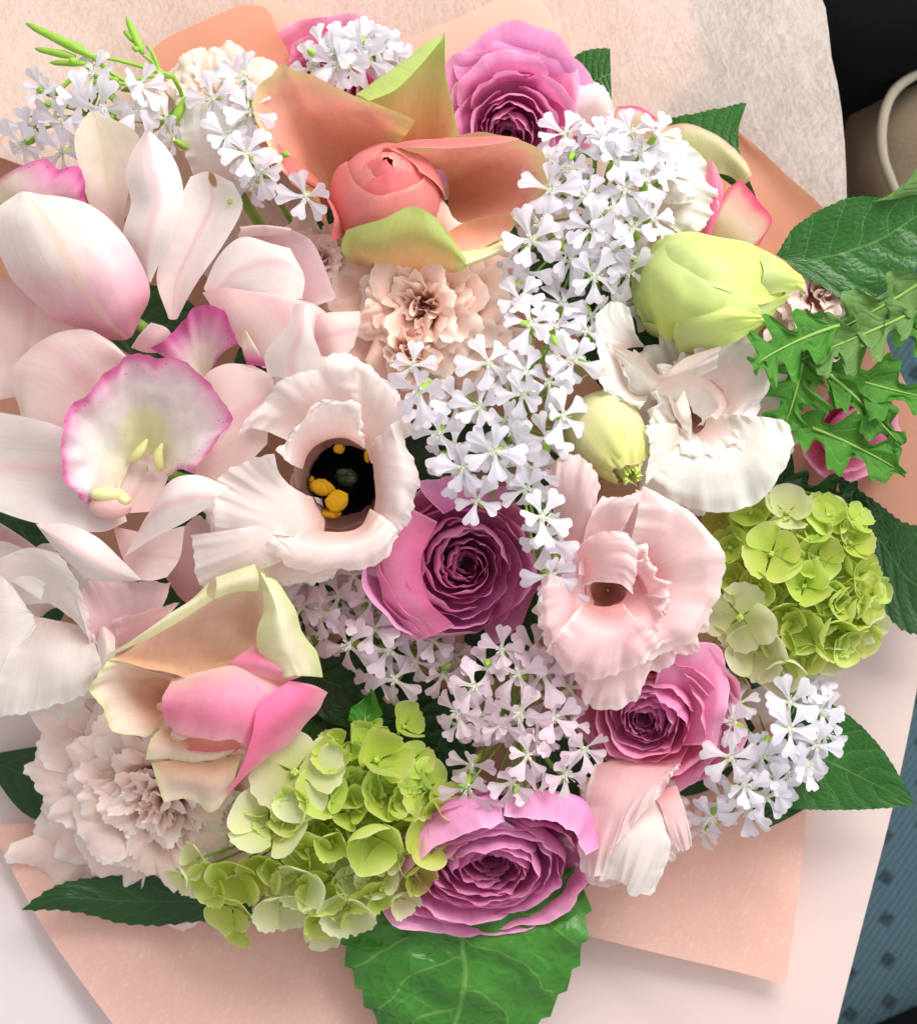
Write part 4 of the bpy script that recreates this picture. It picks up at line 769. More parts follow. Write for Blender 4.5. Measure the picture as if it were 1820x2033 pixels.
t = thing('lisianthus_bud', (1200, 860, 20), 'cream green bud with ragged tip above the rose pink lisianthus', 'bud')
bud(t, [(20, -85), (58, -65), (80, -20), (76, 30), (52, 72), (26, 100)], 4, 1.7, (.30, .72, .62), ['bud_cream'], (4, 5, 0), spiral=.09, ruf=5, grow=.05, rnd=.2, twist=2.0, nu=20, nv=26, rf=1.6)
bud(t, [(5, 60), (24, 80), (19, 94), (15, 106), (17, 114)], 3, 1.3, (.36, .72, .58), ['bud_lime'], (4, 5, 0), ruf=8, rnd=.2, nu=12, nv=20, rf=3)
stem_part(t, M['stem'])

# ------------------------------------------------------------------ carnations
def carnation(at, R, axis, label, mat, rings=8, dome=.42, ruf=1.0, dense=1.0, hearts=((0, 0, 1),), zj=.07, sp=.28):
    t = thing('carnation', at, label, 'carnation')
    for i in range(rings):
        f = i / (rings - 1); k = int((3 + 5.5 * f) * dense)
        for j, (hx, hy, hs) in [(j, h) for h in (hearts if f < .5 else ((0, 0, 1),)) for j in range(k)]:
            rho = R * hs * (.05 + .95 * f) * random.uniform(.84, 1.10); zr = R * dome * (1 - f ** 2) + R * random.uniform(-zj, zj)
            up = .16 * (1 - f)                    # the heart stands up, the skirt lies out
            zb = -R * (.16 + .46 * f); pr = [(2, zb), (.22 * rho, zb * .65), (.50 * rho, zr - R * (.16 + up)), (.78 * rho, zr - R * .04), (rho, zr - R * (.05 * f)), (rho * 1.06, zr - R * .10 * f)]
            g = cup_grid(pr, i * .9 + j * 2 * math.pi / k + random.uniform(-.2, .2), math.pi / k * random.uniform(1.3, 2.0), random.uniform(-sp, sp), .16, R * .075 * ruf, random.uniform(.6, 1.1), .0,
                         nu=14, nv=48, foot=.55, pw=2.5, fr=R * .014, ff=random.uniform(2.5, 4))
            sv = np.linspace(-1, 1, 48); teeth = (abs((sv * 8 + random.random()) % 1 - .5) * 2 + np.random.rand(48) * .6) * R * .022 + wav(sv, .8, nseed()) * R * .03      # the pinked rim
            out = g[-1] - g[-3]; out /= np.linalg.norm(out, axis=-1, keepdims=True) + 1e-9
            g[-1] += out * teeth[:, None]; g[-2] += out * teeth[:, None] * .35
            g += np.array([(hx + random.uniform(-.07, .07)) * R, (hy + random.uniform(-.07, .07)) * R, 0])
            part_grid('petal', t, turn(g, axis), M[mat])
    stem_part(t, M['stem'], off=(0, 0, -R * .6))
    return t
carnation((838, 628, -50), 188, (-.15, .05, 1), 'peach carnation with crumpled heart in front of the coral rose', 'car_peach', rings=9, ruf=1.5, dome=.42, dense=.85, zj=.12, sp=.45, hearts=((.02, -.12, 1.1), (-.1, .42, .62)))
carnation((330, 1560, -145), 288, (-.05, .18, 1), 'blush carnation with fringed petals under the pink rose', 'car_blush', rings=13, dome=.33, dense=1.35, ruf=.8)
carnation((440, 205, -120), 130, (0, -.1, 1), 'cream carnation in front of the deep coral fold', 'car_cream', rings=6)
carnation((1625, 590, -150), 112, (.1, 0, 1), 'pale pink carnation half hidden by the lobed leaves', 'car_blush', rings=6)
carnation((640, 520, -80), 90, (0, 0, 1), 'small blush carnation under the edge of the coral rose', 'car_blush', rings=5)

# ------------------------------------------------------------------ small white flower sprays
def soap_petal(kind):
    nu, nv = 10, 11
    u = np.linspace(0, 1, nu)[:, None] * np.ones((1, nv)); v = np.linspace(-1, 1, nv)[None] * np.ones((nu, 1))
    r = random.Random(kind)
    L = r.uniform(54, 62); wt = r.uniform(17, 22)
    w = 4.2 + (wt - 4.2) * smooth(u, .12, .95) ** 1.05
    x = 5 + L * u * (1 - .11 * np.exp(-(v / .24) ** 2) * smooth(u, .6, 1) - .14 * abs(v) ** 3 * smooth(u, .5, 1))
    bend = r.uniform(-14, 12)
    z = 4 + 6 * np.sin(u * 2.2) + bend * u ** 2 + 1.3 * np.cos(v * 5.0) * u + r.uniform(-4, 5) * v ** 2 * u + r.uniform(-4, 4) * v * u ** 2
    return np.stack([x, v * w, z], -1)
SOAP = {m: [grid_mesh('petal', soap_petal(k) * FLIP, M[m]) for k in range(7)] for m in ('soap', 'soap_shaded')}
def soap_core():
    mb = MB()
    for k in range(5):
        a = k * 1.2566
        for s in (-.13, .13):     # the little scales at the throat
            d = np.array([math.cos(a + s), math.sin(a + s), 0])
            V, F = tube(crs([d * 4 + [0, 0, 4], d * 9 + [0, 0, 10], d * 13 + [0, 0, 13]], 4), [1.5, 1.5, 1.2, .3], 4); mb.add(V, F)
    mb.blob((0, 0, 3), (7, 7, 4), ns=10, nr=6)
    r = random.Random(4)
    for k in range(7):
        a = k * .9 + .3; d = np.array([math.cos(a), math.sin(a), 0]); e = r.uniform(6, 13)
        p = crs([d * 2, d * e * .6 + [0, 0, 12], d * e + [0, 0, r.uniform(17, 26)]], 5)
        V, F = tube(p, .6, 4); mb.add(V, F); mb.blob(p[-1], (1.6, 1.2, 1.2), ns=6, nr=5)
    return mesh_from('floret', np.concatenate(mb.V) * FLIP, mb.F, M['soap_core'])
def calyx_mesh():
    p = crs([(0, 0, 5), (0, 0, -10), (0, 0, -32), (0, 0, -50), (0, 0, -58)], 10)
    V, F = tube(p, crs([(4.5,), (6,), (9,), (6.5,), (2.5,)], 10).ravel(), 8); return mesh_from('calyx', V * FLIP, F, M['calyx'])
CORE, CALYX = soap_core(), calyx_mesh()
def rot_matrix(axis, twist):
    f = frame(axis, twist) * np.array([1, 1, 1])
    f = np.diag([1, -1, 1]) @ f @ np.diag([1, -1, 1])     # picture y runs down, the world's runs up
    return Matrix(f.tolist()).to_4x4()
def spray(name, base, pts, label, mat='soap', centre=None, tilt=.55, zoff=0, buds=(), size=.94, nbud=4, rnd=.36, fill=.6):
    base = np.array(base, float); t = thing(name, base, label, 'flower spray')
    loc = np.array(t.location); xs = np.array([p[:2] for p in pts], float)
    cen = xs.mean(0) if centre is None else np.array(centre, float); rad = np.abs(xs - cen).max() + 30
    st = MB()
    under = [(p[0] + random.uniform(-50, 50), p[1] + random.uniform(-50, 50), (p[2] if len(p) > 2 else 0) - 30, .88) for p in random.sample(list(pts), int(len(pts) * fill))]
    for p in list(pts) + under:
        x, y = p[:2]; dz = p[2] if len(p) > 2 else 0; sc = (p[3] if len(p) > 3 else 1.0) * size
        off = (np.array([x, y]) - cen) / rad
        ax = np.array([off[0] * tilt + random.gauss(0, rnd), off[1] * tilt + random.gauss(0, rnd), 1.0])
        z = base[2] + zoff + 55 * (1 - (off ** 2).sum()) + dz + random.uniform(-10, 10)
        f = link('floret', CORE, t); f.location = Vector(P((x, y, z)) - loc)
        f.matrix_basis = Matrix.Translation(f.location) @ rot_matrix(ax, random.uniform(0, 6.28)) @ Matrix.Scale(sc * random.uniform(.86, 1.08), 4)
        droop = random.choice([0, 0, .1, -.3, -.15, .25])
        for k in range(5):
            pe = link('petal', random.choice(SOAP[mat]), f)
            pe.matrix_basis = Matrix.Rotation(k * 1.2566 + random.uniform(-.12, .12), 4, 'Z') @ Matrix.Rotation(random.uniform(-.42, .25) + droop, 4, 'Y') @ Matrix.Rotation(random.uniform(-.28, .28), 4, 'X') @ Matrix.Scale(random.uniform(.88, 1.08), 4)
        link('calyx', CALYX, f)
        a = P(np.array([x, y, z]) - ax / np.linalg.norm(ax) * 56) - loc; b = P((cen[0] * .8 + base[0] * .2, cen[1] * .8 + base[1] * .2, base[2] - 90)) - loc
        V, F = tube(crs([a, a * .5 + b * .5 + np.array([0, 0, -.002]), b], 6), .00045, 5); st.add(V, F)
    for k in range(nbud):
        p = pts[random.randrange(len(pts))]
        c = np.array([p[0] + random.uniform(-45, 45), p[1] + random.uniform(-45, 45)]); z = base[2] + zoff + random.uniform(0, 45)
        budpath = crs([(c[0], c[1], z), (c[0] + random.uniform(-22, 22), c[1] + random.uniform(-22, 22), z + 26)], 6)
        V, F = tube(P(budpath) - loc, np.array([2, 5.5, 7, 6.5, 4.5, 1.5]) * S, 8)
        link('bud', mesh_from('bud', V, F, M['budgreen']), t)
        V, F = tube(crs([P((c[0], c[1], z)) - loc, P((cen[0], cen[1], base[2] - 90)) - loc], 4), .0004, 5); st.add(V, F)
    for pa, pb, r in buds:
        path = crs([pa, ((pa[0] + pb[0]) / 2, (pa[1] + pb[1]) / 2, (pa[2] + pb[2]) / 2 + 3), pb], 9)
        V, F = tube(P(path) - loc, np.array([.45, .75, .95, 1.0, .95, .85, .8, .7, .25]) * r * S, 9)
        link('bud', mesh_from('bud', V, F, M['budgreen']), t)
    V, F = tube(crs([P((cen[0], cen[1], base[2] - 88)) - loc, (P((cen[0], cen[1], base[2] - 88)) - loc) * .5 + (BIND - loc) * .5 + [0, 0, -.01], BIND - loc], 7), .0012, 6); st.add(V, F)
    link('stem', st.mesh('stem', M['stem']), t)
    return t

s1 = spray('soapwort_spray', (170, 230, -50), [(90, 177, 10), (187, 147), (271, 214, 12), (275, 172, 0), (126, 246), (47, 285, -10), (200, 214), (126, 300), (60, 250, -30), (230, 250, -20), (160, 200, -20), (330, 240, -20)],
      'white blossoms and long green buds at the deep coral fold', buds=[((185, 112, 0), (52, 46, -10), 10), ((150, 112, -5), (70, 96, -15), 8), ((170, 125, -5), (100, 124, -15), 7), ((165, 92, -8), (120, 80, -14), 5), ((150, 122, 4), (137, 117, 12), 8),
             ((283, 106, -20), (252, 34, -30), 9), ((270, 84, -22), (246, 60, -30), 7), ((275, 100, -18), (262, 92, -16), 6), ((235, 160, 5), (218, 156, 12), 7), ((240, 172, 5), (215, 172, 12), 7), ((200, 165, 0), (248, 220, -6), 8), ((340, 250, 0), (372, 190, 8), 10)], nbud=7, fill=.1)
mb = MB()
for path in [[(345, 152, -40), (310, 140, -30), (230, 118, -15), (185, 112, -5)], [(345, 152, -40), (300, 150, -30), (250, 165, -5), (235, 168, 0)], [(322, 145, -35), (300, 120, -28), (284, 108, -22)], [(315, 140, -34), (305, 110, -26), (292, 90, -24)], [(345, 152, -40), (360, 200, -90), (300, 260, -140)], [(185, 112, -2), (215, 140, -4), (255, 165, -20)], [(110, 185, -8), (150, 150, -10), (195, 128, -12)]]:
    V, F = tube(P(crs(path, 10)) - np.array(s1.location), np.linspace(5, 3.5, 10) * S, 7); mb.add(V, F)
link('branch', mb.mesh('branch', M['budgreen']), s1)
spray('soapwort_spray', (500, 290, 20), [(424, 196, 0), (487, 157, -10), (497, 222, 5), (491, 306, 30), (448, 271, 10), (518, 340, 25), (607, 389, 60), (502, 365, 5), (345, 278, -20), (455, 165, -30)], 'white blossoms between the white orchid and the coral rose', centre=(500, 300), zoff=-10, fill=.25)
spray('soapwort_spray', (690, 150, -30), [(623, 133), (664, 104), (712, 86), (727, 118, 10), (696, 130, 10), (774, 110), (672, 130), (745, 95), (640, 95, -10), (790, 130, -10)], 'white blossoms in front of the hot pink ranunculus', tilt=.7)
spray('soapwort_spray', (1170, 420, -15), [(1193, 281), (1250, 267), (1301, 271, 10), (1166, 389, 15), (1240, 377, 15), (1282, 359, 5), (1176, 454, 20), (1178, 548, 20), (1293, 436), (1258, 456, 5), (1250, 538), (1172, 624, 5), (1129, 334), (1055, 477, 35), (1022, 565, 25), (1089, 314, 10), (1073, 444, 15), (1089, 377, 20), (1120, 267, -10), (1125, 500, 0), (1220, 320, 0), (1110, 600, -5), (1215, 420, 5), (1230, 600, -20), (1150, 300, -10), (1270, 310, -5), (1210, 500, -5)],
      'large white blossom cluster between coral rose and lime bud', tilt=.7, nbud=9)
spray('soapwort_spray', (1000, 830, 45), [(1053, 644, 10), (968, 721, 10), (1037, 782, 30), (835, 774, 15), (872, 860, 10), (953, 811, 0), (980, 896, 25), (919, 929, 10), (1141, 717, 5), (949, 994, 5), (1074, 1027, 40), (1043, 968, 0), (1114, 827), (1086, 870), (1027, 902, -5), (1086, 1066, 5), (1090, 1141, 25), (1102, 650, -35), (1165, 660, -45), (1000, 740, -15), (1090, 760, -15), (905, 800, -15), (1010, 850, -5), (900, 890, -15), (1060, 930, -10), (1100, 700, -25)],
      'white blossom cluster trailing from the peach carnation over the magenta ranunculus', tilt=.7, nbud=9)
spray('soapwort_spray', (720, 1220, -120), [(638, 1214, 15), (600, 1206), (693, 1281, 10), (742, 1249, 10), (736, 1194), (646, 1147), (704, 1143), (575, 1180), (673, 1183), (858, 1273, 5), (826, 1312), (783, 1348, 5), (877, 1340), (806, 1230, -10), (770, 1290, -10), (640, 1260, -10), (610, 1150, -10), (900, 1300, -10), (760, 1150, -20)],
      'shade-tinted white blossoms below the blush lisianthus', 'soap_shaded', nbud=3)
spray('soapwort_spray', (1020, 1440, -45), [(997, 1291, 10), (940, 1363, 10), (909, 1414, 15), (1030, 1338), (1030, 1418, 10), (993, 1438), (1046, 1499, 30), (928, 1560, 20), (1121, 1536, 15), (1156, 1485, 25), (1066, 1579, 5), (1097, 1426), (1128, 1367, -10), (1077, 1340), (980, 1600, 5), (1015, 1552), (960, 1420, -20), (1060, 1290, -20), (970, 1330, -15), (1100, 1310, -30), (1080, 1450, -15)],
      'shade-tinted white blossom cluster between the two lower ranunculus', 'soap_shaded', nbud=7)
spray('soapwort_spray', (1530, 1490, -80), [(1458, 1436, 10), (1568, 1395, 10), (1564, 1448, 20), (1635, 1454), (1619, 1480), (1476, 1560, 15), (1564, 1536, 5), (1619, 1348, -10), (1415, 1622, 0), (1627, 1410), (1482, 1603), (1450, 1505), (1521, 1583), (1537, 1556), (1510, 1500, -5), (1600, 1520, -5), (1440, 1590, -10), (1590, 1370, -10)],
      'white blossom cluster against the pointed leaf and pale pink paper', tilt=.75, nbud=3)

# ------------------------------------------------------------------ hydrangea
def sepal(kind, cup):
    nu, nv = 13, 13; r = random.Random(kind * 7 + 1)
    u = np.linspace(0, 1, nu)[:, None] * np.ones((1, nv)); v = np.linspace(-1, 1, nv)[None] * np.ones((nu, 1))
    a, bb = 2 * u - 1, v
    dx = a * np.sqrt(1 - bb ** 2 / 2); dy = bb * np.sqrt(1 - a ** 2 / 2)         # square to disc: a round blade
    rad = np.sqrt(dx ** 2 + dy ** 2); ang = np.arctan2(dy, dx)
    if kind % 2: dx, dy = dx * (1 + .05 * rad ** 4 * np.cos(ang * 11 + kind)), dy * (1 + .05 * rad ** 4 * np.cos(ang * 11 + kind))
    x = .06 + .5 * (1 + dx); lat = dy * .58 * (.30 + .70 * smooth(x, .06, .55))
    uu = np.clip(x - .06, 0, 1); w = lat / np.where(abs(v) < 1e-6, 1, v); vv = lat / .58
    z = cup * (uu ** 1.8 * .62 + vv ** 2 * .30) + .05 * np.sin(vv * 4 + kind) * uu + r.uniform(-.08, .08) * vv * uu
    x = x * (1 - .22 * cup * uu ** 2)
    return np.stack([x, lat, z], -1)
SEP = {m: {c: [grid_mesh('sepal', sepal(k, cv) * FLIP, M[m]) for k in range(4)] for c, cv in (('open', .25), ('half', .75), ('cup', 1.25))} for m in ('hyd_lime', 'hyd_pale')}
mb = MB(); mb.blob((0, 0, .06), (.10, .10, .09), ns=10, nr=7)
for k in range(4): mb.blob((.05 * math.cos(k * 1.57), .05 * math.sin(k * 1.57), .12), (.05, .05, .04), ns=7, nr=5)
HCORE = mesh_from('floret', np.concatenate(mb.V) * FLIP, mb.F, M['hyd_core'])
def hydrangea(base, centre, rad, pts, label, extra=0, zoff=0, tilt=.95, fill=None):
    t = thing('hydrangea', base, label, 'hydrangea'); loc = np.array(t.location); st = MB()
    pts = [list(p) for p in pts]
    for k in range(extra):
        a = k * 2.39996; q = math.sqrt((k + .5) / extra)
        fc = fill or (*centre, *rad); pts.append([fc[0] + math.cos(a) * q * fc[2], fc[1] + math.sin(a) * q * fc[3], random.uniform(32, 48), random.choice(['lime', 'lime', 'lime', 'pale']), random.choice(['half', 'cup', 'cup']), -18])
    for p in pts:
        x, y, r = p[:3]; m = 'hyd_' + (p[3] if len(p) > 3 else 'lime'); c = p[4] if len(p) > 4 else random.choice(['open', 'half', 'half', 'cup']); dz = p[5] if len(p) > 5 else 0
        off = np.array([(x - centre[0]) / rad[0], (y - centre[1]) / rad[1]])
        ax = np.array([off[0] * tilt + random.gauss(0, .2), off[1] * tilt + random.gauss(0, .2), 1.0])
        z = base[2] + zoff + 0.55 * min(rad) * math.sqrt(max(0, 1 - min(1, (off ** 2).sum() * .8))) + dz + random.uniform(-6, 6)
        f = link('floret', HCORE, t)
        f.matrix_basis = Matrix.Translation(Vector(P((x, y, z)) - loc)) @ rot_matrix(ax, random.uniform(0, 6.28)) @ Matrix.Scale(r, 4)
        for k in range(4):
            s = link('sepal', random.choice(SEP[m][c]), f)
            s.matrix_basis = Matrix.Rotation(k * 1.5708 + random.uniform(-.12, .12), 4, 'Z') @ Matrix.Rotation(random.uniform(-.22, .22), 4, 'Y') @ Matrix.Rotation(random.uniform(-.15, .15), 4, 'X') @ Matrix.Scale(random.uniform(.9, 1.1), 4)
        a = P((x, y, z)) - loc; b = P((centre[0], centre[1], base[2] - 60)) - loc
        V, F = tube(crs([a, a * .5 + b * .5 - np.array([0, 0, .002]), b], 5), .0005, 5); st.add(V, F)
    V, F = tube(crs([P((centre[0], centre[1], base[2] - 58)) - loc, (BIND - loc) * .5 + [0, 0, -.012], BIND - loc], 7), .0018, 6); st.add(V, F)
    link('stem', st.mesh('stem', M['stem']), t); return t
hydrangea((1580, 1170, -130), (1590, 1160), (190, 190), [(1470, 1225, 80, 'pale', 'open', 20), (1500, 1290, 70, 'pale', 'half'), (1595, 1165, 56, 'lime', 'cup', 14), (1530, 1100, 66, 'lime', 'half', 10), (1450, 1090, 52), (1620, 1110, 56), (1685, 1080, 50), (1705, 1150, 52), (1655, 1195, 46, 'lime', 'cup'), (1640, 1255, 58), (1700, 1225, 52), (1725, 1190, 48), (1560, 1020, 60, 'pale', 'half'), (1640, 1025, 54), (1695, 1035, 44), (1490, 1020, 52), (1430, 1040, 44), (1590, 1245, 54), (1560, 1320, 54, 'pale'), (1470, 1345, 50, 'pale', 'half'), (1725, 1240, 44, 'pale', 'half'), (1425, 1270, 48, 'pale', 'half'), (1510, 1160, 46), (1610, 1065, 46), (1670, 1280, 50), (1600, 1300, 46), (1560, 1215, 44, 'lime', 'cup')],
          'lime hydrangea head beside the white lisianthus and dark leaf', extra=56, fill=(1585, 1165, 150, 160))
hydrangea((620, 1640, -110), (610, 1640), (300, 215), [(585, 1535, 92, 'pale', 'open', 25), (538, 1640, 88, 'pale', 'half', 5), (640, 1575, 66, 'lime', 'half', 18), (690, 1575, 50), (728, 1652, 80, 'lime', 'cup', 14), (745, 1512, 72, 'lime', 'cup', 22), (800, 1445, 48, 'lime', 'cup', 14), (760, 1580, 64), (840, 1565, 62), (852, 1650, 78, 'lime', 'half'), (660, 1668, 46, 'lime', 'cup', 10), (610, 1685, 60), (600, 1745, 64, 'pale', 'half'), (530, 1725, 58), (470, 1735, 66), (425, 1745, 54), (395, 1705, 44, 'pale'), (460, 1800, 60, 'lime', 'half'), (560, 1795, 64, 'pale', 'half'), (640, 1765, 60), (690, 1800, 70, 'pale', 'half'), (735, 1775, 50), (690, 1610, 50, 'lime', 'cup', 12), (820, 1510, 44), (790, 1600, 48), (880, 1595, 44), (365, 1740, 40, 'pale', 'half'), (660, 1500, 44, 'lime', 'cup', 8), (590, 1610, 50, 'lime', 'cup', 8), (640, 1850, 44, 'pale', 'half', -20), (480, 1850, 36, 'lime', 'half', -25), (715, 1472, 28, 'lime', 'cup', -5), (738, 1440, 22, 'lime', 'cup', -5), (778, 1485, 26, 'lime', 'cup', 0), (698, 1500, 22, 'lime', 'cup', 0), (752, 1458, 20, 'lime', 'cup', 0), (670, 1470, 26, 'lime', 'cup', -5)],
          'lime hydrangea head spilling over the blush fibre sheet', extra=62, fill=(690, 1640, 180, 180))
# ------------------------------------------------------------------ leaves
def leaf(name, ribs, mat, label, cat='leaf', **kw):
    k = dict(nu=60, nv=19, und=6, side=5, sdn=16); k.update(kw)
    g = rib_grid(ribs, **k); r = P(g[0].mean(0)); o = link(name, grid_mesh(name, P(g) - r, M[mat])); o.location = r
    return tag(o, label, cat)
leaf('quilted_leaf', '760,1770,-150 690,1860,-140 716,1960,-136 768,2050,-152 840,2150,-172|800,1775,-152 765,1855,-128 775,1950,-122 800,2045,-142 842,2150,-172|850,1770,-160 836,1850,-130 832,1940,-122 833,2040,-140 845,2150,-172|960,1770,-160 952,1860,-112 960,1950,-110 930,2040,-142 850,2150,-172|1060,1745,-152 1070,1840,-104 1065,1940,-110 1000,2045,-146 855,2150,-172|1150,1715,-132 1162,1810,-110 1136,1920,-122 1052,2040,-156 860,2150,-174', 'leaf_quilt', 'large quilted green leaf with coarse teeth under the mauve ranunculus', und=18, uf=.018, side=16, sdn=10, nv=31, nu=80)
leaf('dark_leaf', '500,1760,-150 250,1740,-150 120,1758,-140 42,1807,-134|500,1790,-155 270,1796,-152 130,1786,-136 42,1807,-134|500,1815,-160 280,1836,-160 130,1806,-144 42,1807,-134', 'leaf_dark', 'dark green leaf with curled edge below the blush carnation')
leaf('pointed_leaf', '1580,1370,-110 1665,1408,-100 1747,1484,-100 1818,1599,-104|1530,1470,-112 1630,1502,-112 1722,1547,-108 1818,1599,-104|1490,1600,-112 1590,1606,-108 1702,1607,-108 1818,1599,-104', 'leaf', 'mid green pointed leaf over the pale pink paper', sdn=24, side=3)
leaf('dark_leaf', '1480,1600,-130 1510,1640,-125 1530,1642,-125|1530,1590,-130 1550,1615,-125 1565,1625,-125|1570,1580,-130 1590,1600,-125 1600,1605,-125', 'leaf_dark', 'small dark leaf tip under the white blossoms by the pointed leaf', nu=20, nv=9)
leaf('broad_leaf', '1540,505,-95 1585,445,-84 1680,395,-78 1762,388,-74 1860,330,-64|1560,518,-100 1640,502,-100 1732,472,-94 1802,432,-84 1880,380,-74|1600,548,-95 1680,592,-90 1762,572,-84 1832,522,-74 1900,450,-74', 'leaf', 'broad dark green serrated leaf beside the canvas bag', sdn=26, side=4)
leaf('folded_leaf', '1735,400,-75 1780,380,-66 1840,310,-56|1760,396,-66 1800,362,-56 1850,320,-50|1790,392,-72 1830,380,-62 1870,350,-56', 'leaf_lobed_pale', 'pale folded leaf above the broad serrated leaf', nu=24, nv=11)
leaf('pointed_leaf', '1308,240,-125 1400,222,-108 1482,204,-98|1360,292,-128 1420,276,-112 1465,262,-104|1420,342,-130 1450,336,-118 1475,322,-108|1470,382,-132 1490,386,-122 1501,391,-116', 'leaf', 'dark pointed leaf over the greenish rose petals against the fibre wrap', nv=21, nu=30)
leaf('pointed_leaf', '1120,125,-125 1165,100,-112 1211,96,-106|1150,172,-128 1185,162,-116 1212,150,-110|1185,205,-130 1205,204,-120 1215,206,-114', 'leaf', 'small dark leaf tip beside the purple ranunculus', nu=24, nv=13, side=3)
leaf('dark_leaf', '1660,940,-135 1740,1000,-120 1800,1042,-112 1870,1050,-112|1670,1000,-135 1750,1082,-128 1802,1152,-124 1870,1190,-120|1680,1080,-135 1730,1162,-128 1782,1242,-120 1870,1270,-118', 'leaf_dark', 'dark veined leaf beside the lime hydrangea', side=6, sdn=14)
leaf('curled_leaf', '690,1430,-50 700,1400,-40 720,1390,-45|720,1440,-60 730,1395,-70 735,1370,-60|760,1420,-50 752,1400,-40 740,1365,-40', 'leaf_lobed', 'small curled leaf with reddish rim above the lime hydrangea', nu=24, nv=16, rt=8, rs=6, und=8, side=3)

def lobed(a, b, width, mat, label, lobes=3.5, bend=0.0, fold=.35, z0=-40, z1=-40, droop=-10, depth=.64):
    a = np.array(a, float); b = np.array(b, float); d = b - a; L = np.linalg.norm(d); d /= L; n = np.array([-d[1], d[0]])
    nu, nv = 90, 21; u = np.linspace(0, 1, nu)[:, None] * np.ones((1, nv)); v = np.linspace(-1, 1, nv)[None] * np.ones((nu, 1)); sd = nseed()
    env = np.sin(np.clip(u * .9 + .07, 0, 1) * math.pi) ** .7
    ph = u * lobes + .06 * np.sin(v * 3 + sd) + .25 * np.sin(u * 4 + sd); lob = smooth(.5 - .5 * np.cos(2 * math.pi * ph), .08, .80); fine = .5 + .5 * np.cos(ph * 2 * math.pi * 3 + sd)
    w = width * .5 * env * (1 - depth + depth * lob + .12 * fine * lob) * (1 + .12 * np.sin(sd + u * 5))
    along = u * L + .30 * abs(v) * w + 3 * wav(u, 2, sd)
    lat = v * w + bend * L * (u - .5) ** 2
    z = z0 + (z1 - z0) * u + fold * abs(v) * w + droop * np.sin(u * 3) + 11 * abs(v) ** 2 * wav(u, 3.5, sd + 2) + 4 * wav(v * .5 + u, 2, sd + 4)
    g = np.stack([a[0] + d[0] * along + n[0] * lat, a[1] + d[1] * along + n[1] * lat, z], -1)
    r = P((a[0], a[1], z0)); t = bpy.data.objects.new('lobed_leaf', None); C.objects.link(t); t.location = r; t.empty_display_size = .005; tag(t, label, 'leaf')
    link('blade', grid_mesh('blade', P(g) - r, M[mat]), t)
    mid = g[:, nv // 2] + np.array([0, 0, 1.5]); V, F = tube(P(mid[::6]) - r, np.linspace(4.5, 1.2, len(mid[::6])) * S, 6); link('midrib', mesh_from('midrib', V, F, M['stem']), t)
    return t
lobed((1840, 560), (1600, 690), 130, 'leaf_lobed_pale', 'lobed leaf with pale hairy underside below the broad leaf', 3.6, .1, .5, -20, 10)
lobed((1660, 640), (1490, 720), 150, 'leaf_lobed', 'lobed leaf touching the lime bud tip', 3.2, -.15, .3, 20, 95)
lobed((1840, 610), (1580, 720), 120, 'leaf_lobed_pale', 'narrow lobed leaf with pale ridge over the blush petals', 4, .05, .55, -10, 30)
lobed((1600, 700), (1560, 850), 130, 'leaf_lobed', 'lobed leaf hanging beside the white lisianthus', 2.6, .1, .3, 20, 10)
lobed((1580, 720), (1860, 800), 120, 'leaf_lobed', 'bright lobed leaf pointing over the pink ranunculus', 4, -.1, .3, 0, -40)
lobed((1580, 830), (1800, 935), 120, 'leaf_lobed', 'lobed leaf lying across the foot of the pink ranunculus', 3.5, .12, .35, -10, -60)
lobed((1650, 740), (1790, 880), 100, 'leaf_lobed', 'lobed leaf drooping over the face of the pink ranunculus', 2.8, .1, .3, 0, -50)
lobed((1540, 960), (1720, 1010), 110, 'leaf_dark', 'dark lobed leaf between white lisianthus and lime hydrangea', 3.5, .1, .3, -90, -110)
lobed((1720, 580), (1860, 690), 90, 'leaf_lobed', 'small lobed leaf below the broad serrated leaf', 2.8, .1, .3, -30, -50)

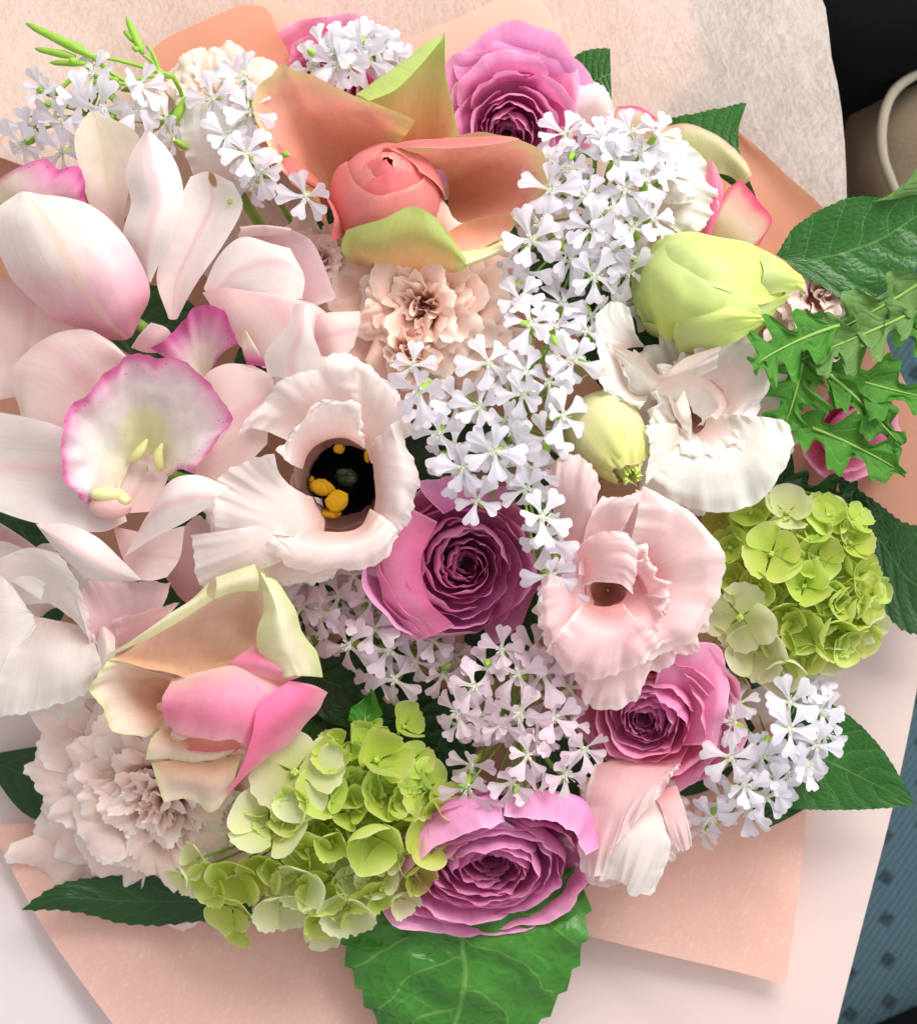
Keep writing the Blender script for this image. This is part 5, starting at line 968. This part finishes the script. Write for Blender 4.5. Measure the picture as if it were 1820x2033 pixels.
# added filler leaves; their dark green stands in for shade in the gaps
k = 0
for (x, y, a, where) in [(690, 1370, .4, 'behind the curled leaf above the lime hydrangea'), (640, 1420, 1.3, 'between the pink rose and the curled leaf'), (720, 1330, 2.2, 'under the shade-tinted white blossoms'), (360, 1170, .2, 'between the open orchid and the pink rose'),
        (330, 1190, 1.6, 'behind the dusky petals above the pink rose'), (1150, 1560, .9, 'between the mauve and bright pink ranunculus'), (870, 1480, 2.0, 'between lime hydrangea and shade-tinted white blossoms'), (1100, 560, .5, 'under the large white blossom cluster'),
        (1100, 1000, 1.2, 'between cream bud and magenta ranunculus'), (560, 700, 2.5, 'under the half hidden blush orchid'), (1250, 720, .7, 'under the folded heart of the white green lisianthus'), (380, 1000, 1.8, 'between the open orchid and the blush lisianthus'),
        (300, 640, .2, 'between the two white orchids'), (860, 900, 2.8, 'between blush lisianthus and the trailing white cluster'), (1430, 1300, .3, 'between rose pink lisianthus and lime hydrangea'), (60, 1080, 1.0, 'under the lower sepal of the open orchid'),
        (950, 480, .6, 'under the front petals of the coral rose'), (1000, 1240, 2.0, 'between magenta ranunculus and rose pink lisianthus'), (1380, 1500, 2.6, 'beside the bright pink ranunculus and lower white cluster'), (100, 1560, .4, 'behind the fringed blush carnation'),
        (700, 420, 1.1, 'under the red rimmed petal of the coral rose'), (1500, 950, 1.9, 'under the frilled white lisianthus petal'), (460, 1180, 2.9, 'behind the lime top of the pink rose'), (600, 1180, .3, 'under the frill of the blush lisianthus'),
        (820, 1420, 1.2, 'above the mauve ranunculus under white blossoms'), (1260, 620, 2.4, 'under the large lime bud'), (60, 1190, 2.0, 'inside the shaded white lisianthus')]:
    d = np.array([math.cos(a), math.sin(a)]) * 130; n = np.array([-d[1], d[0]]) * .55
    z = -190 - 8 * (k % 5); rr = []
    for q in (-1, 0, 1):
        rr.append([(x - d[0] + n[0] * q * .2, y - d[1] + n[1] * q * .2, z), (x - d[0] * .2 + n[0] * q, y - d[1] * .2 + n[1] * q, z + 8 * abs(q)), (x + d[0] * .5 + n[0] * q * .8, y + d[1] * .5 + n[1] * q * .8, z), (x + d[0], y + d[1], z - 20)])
    g = rib_grid(rr, nu=20, nv=9, und=8); r = P(g[0].mean(0)); o = link('filler_leaf', grid_mesh('filler_leaf', P(g) - r, M['leaf_dark'])); o.location = r
    tag(o, 'added dark filler leaf ' + where, 'leaf', 'filler leaves added to darken the gaps between the blooms'); k += 1
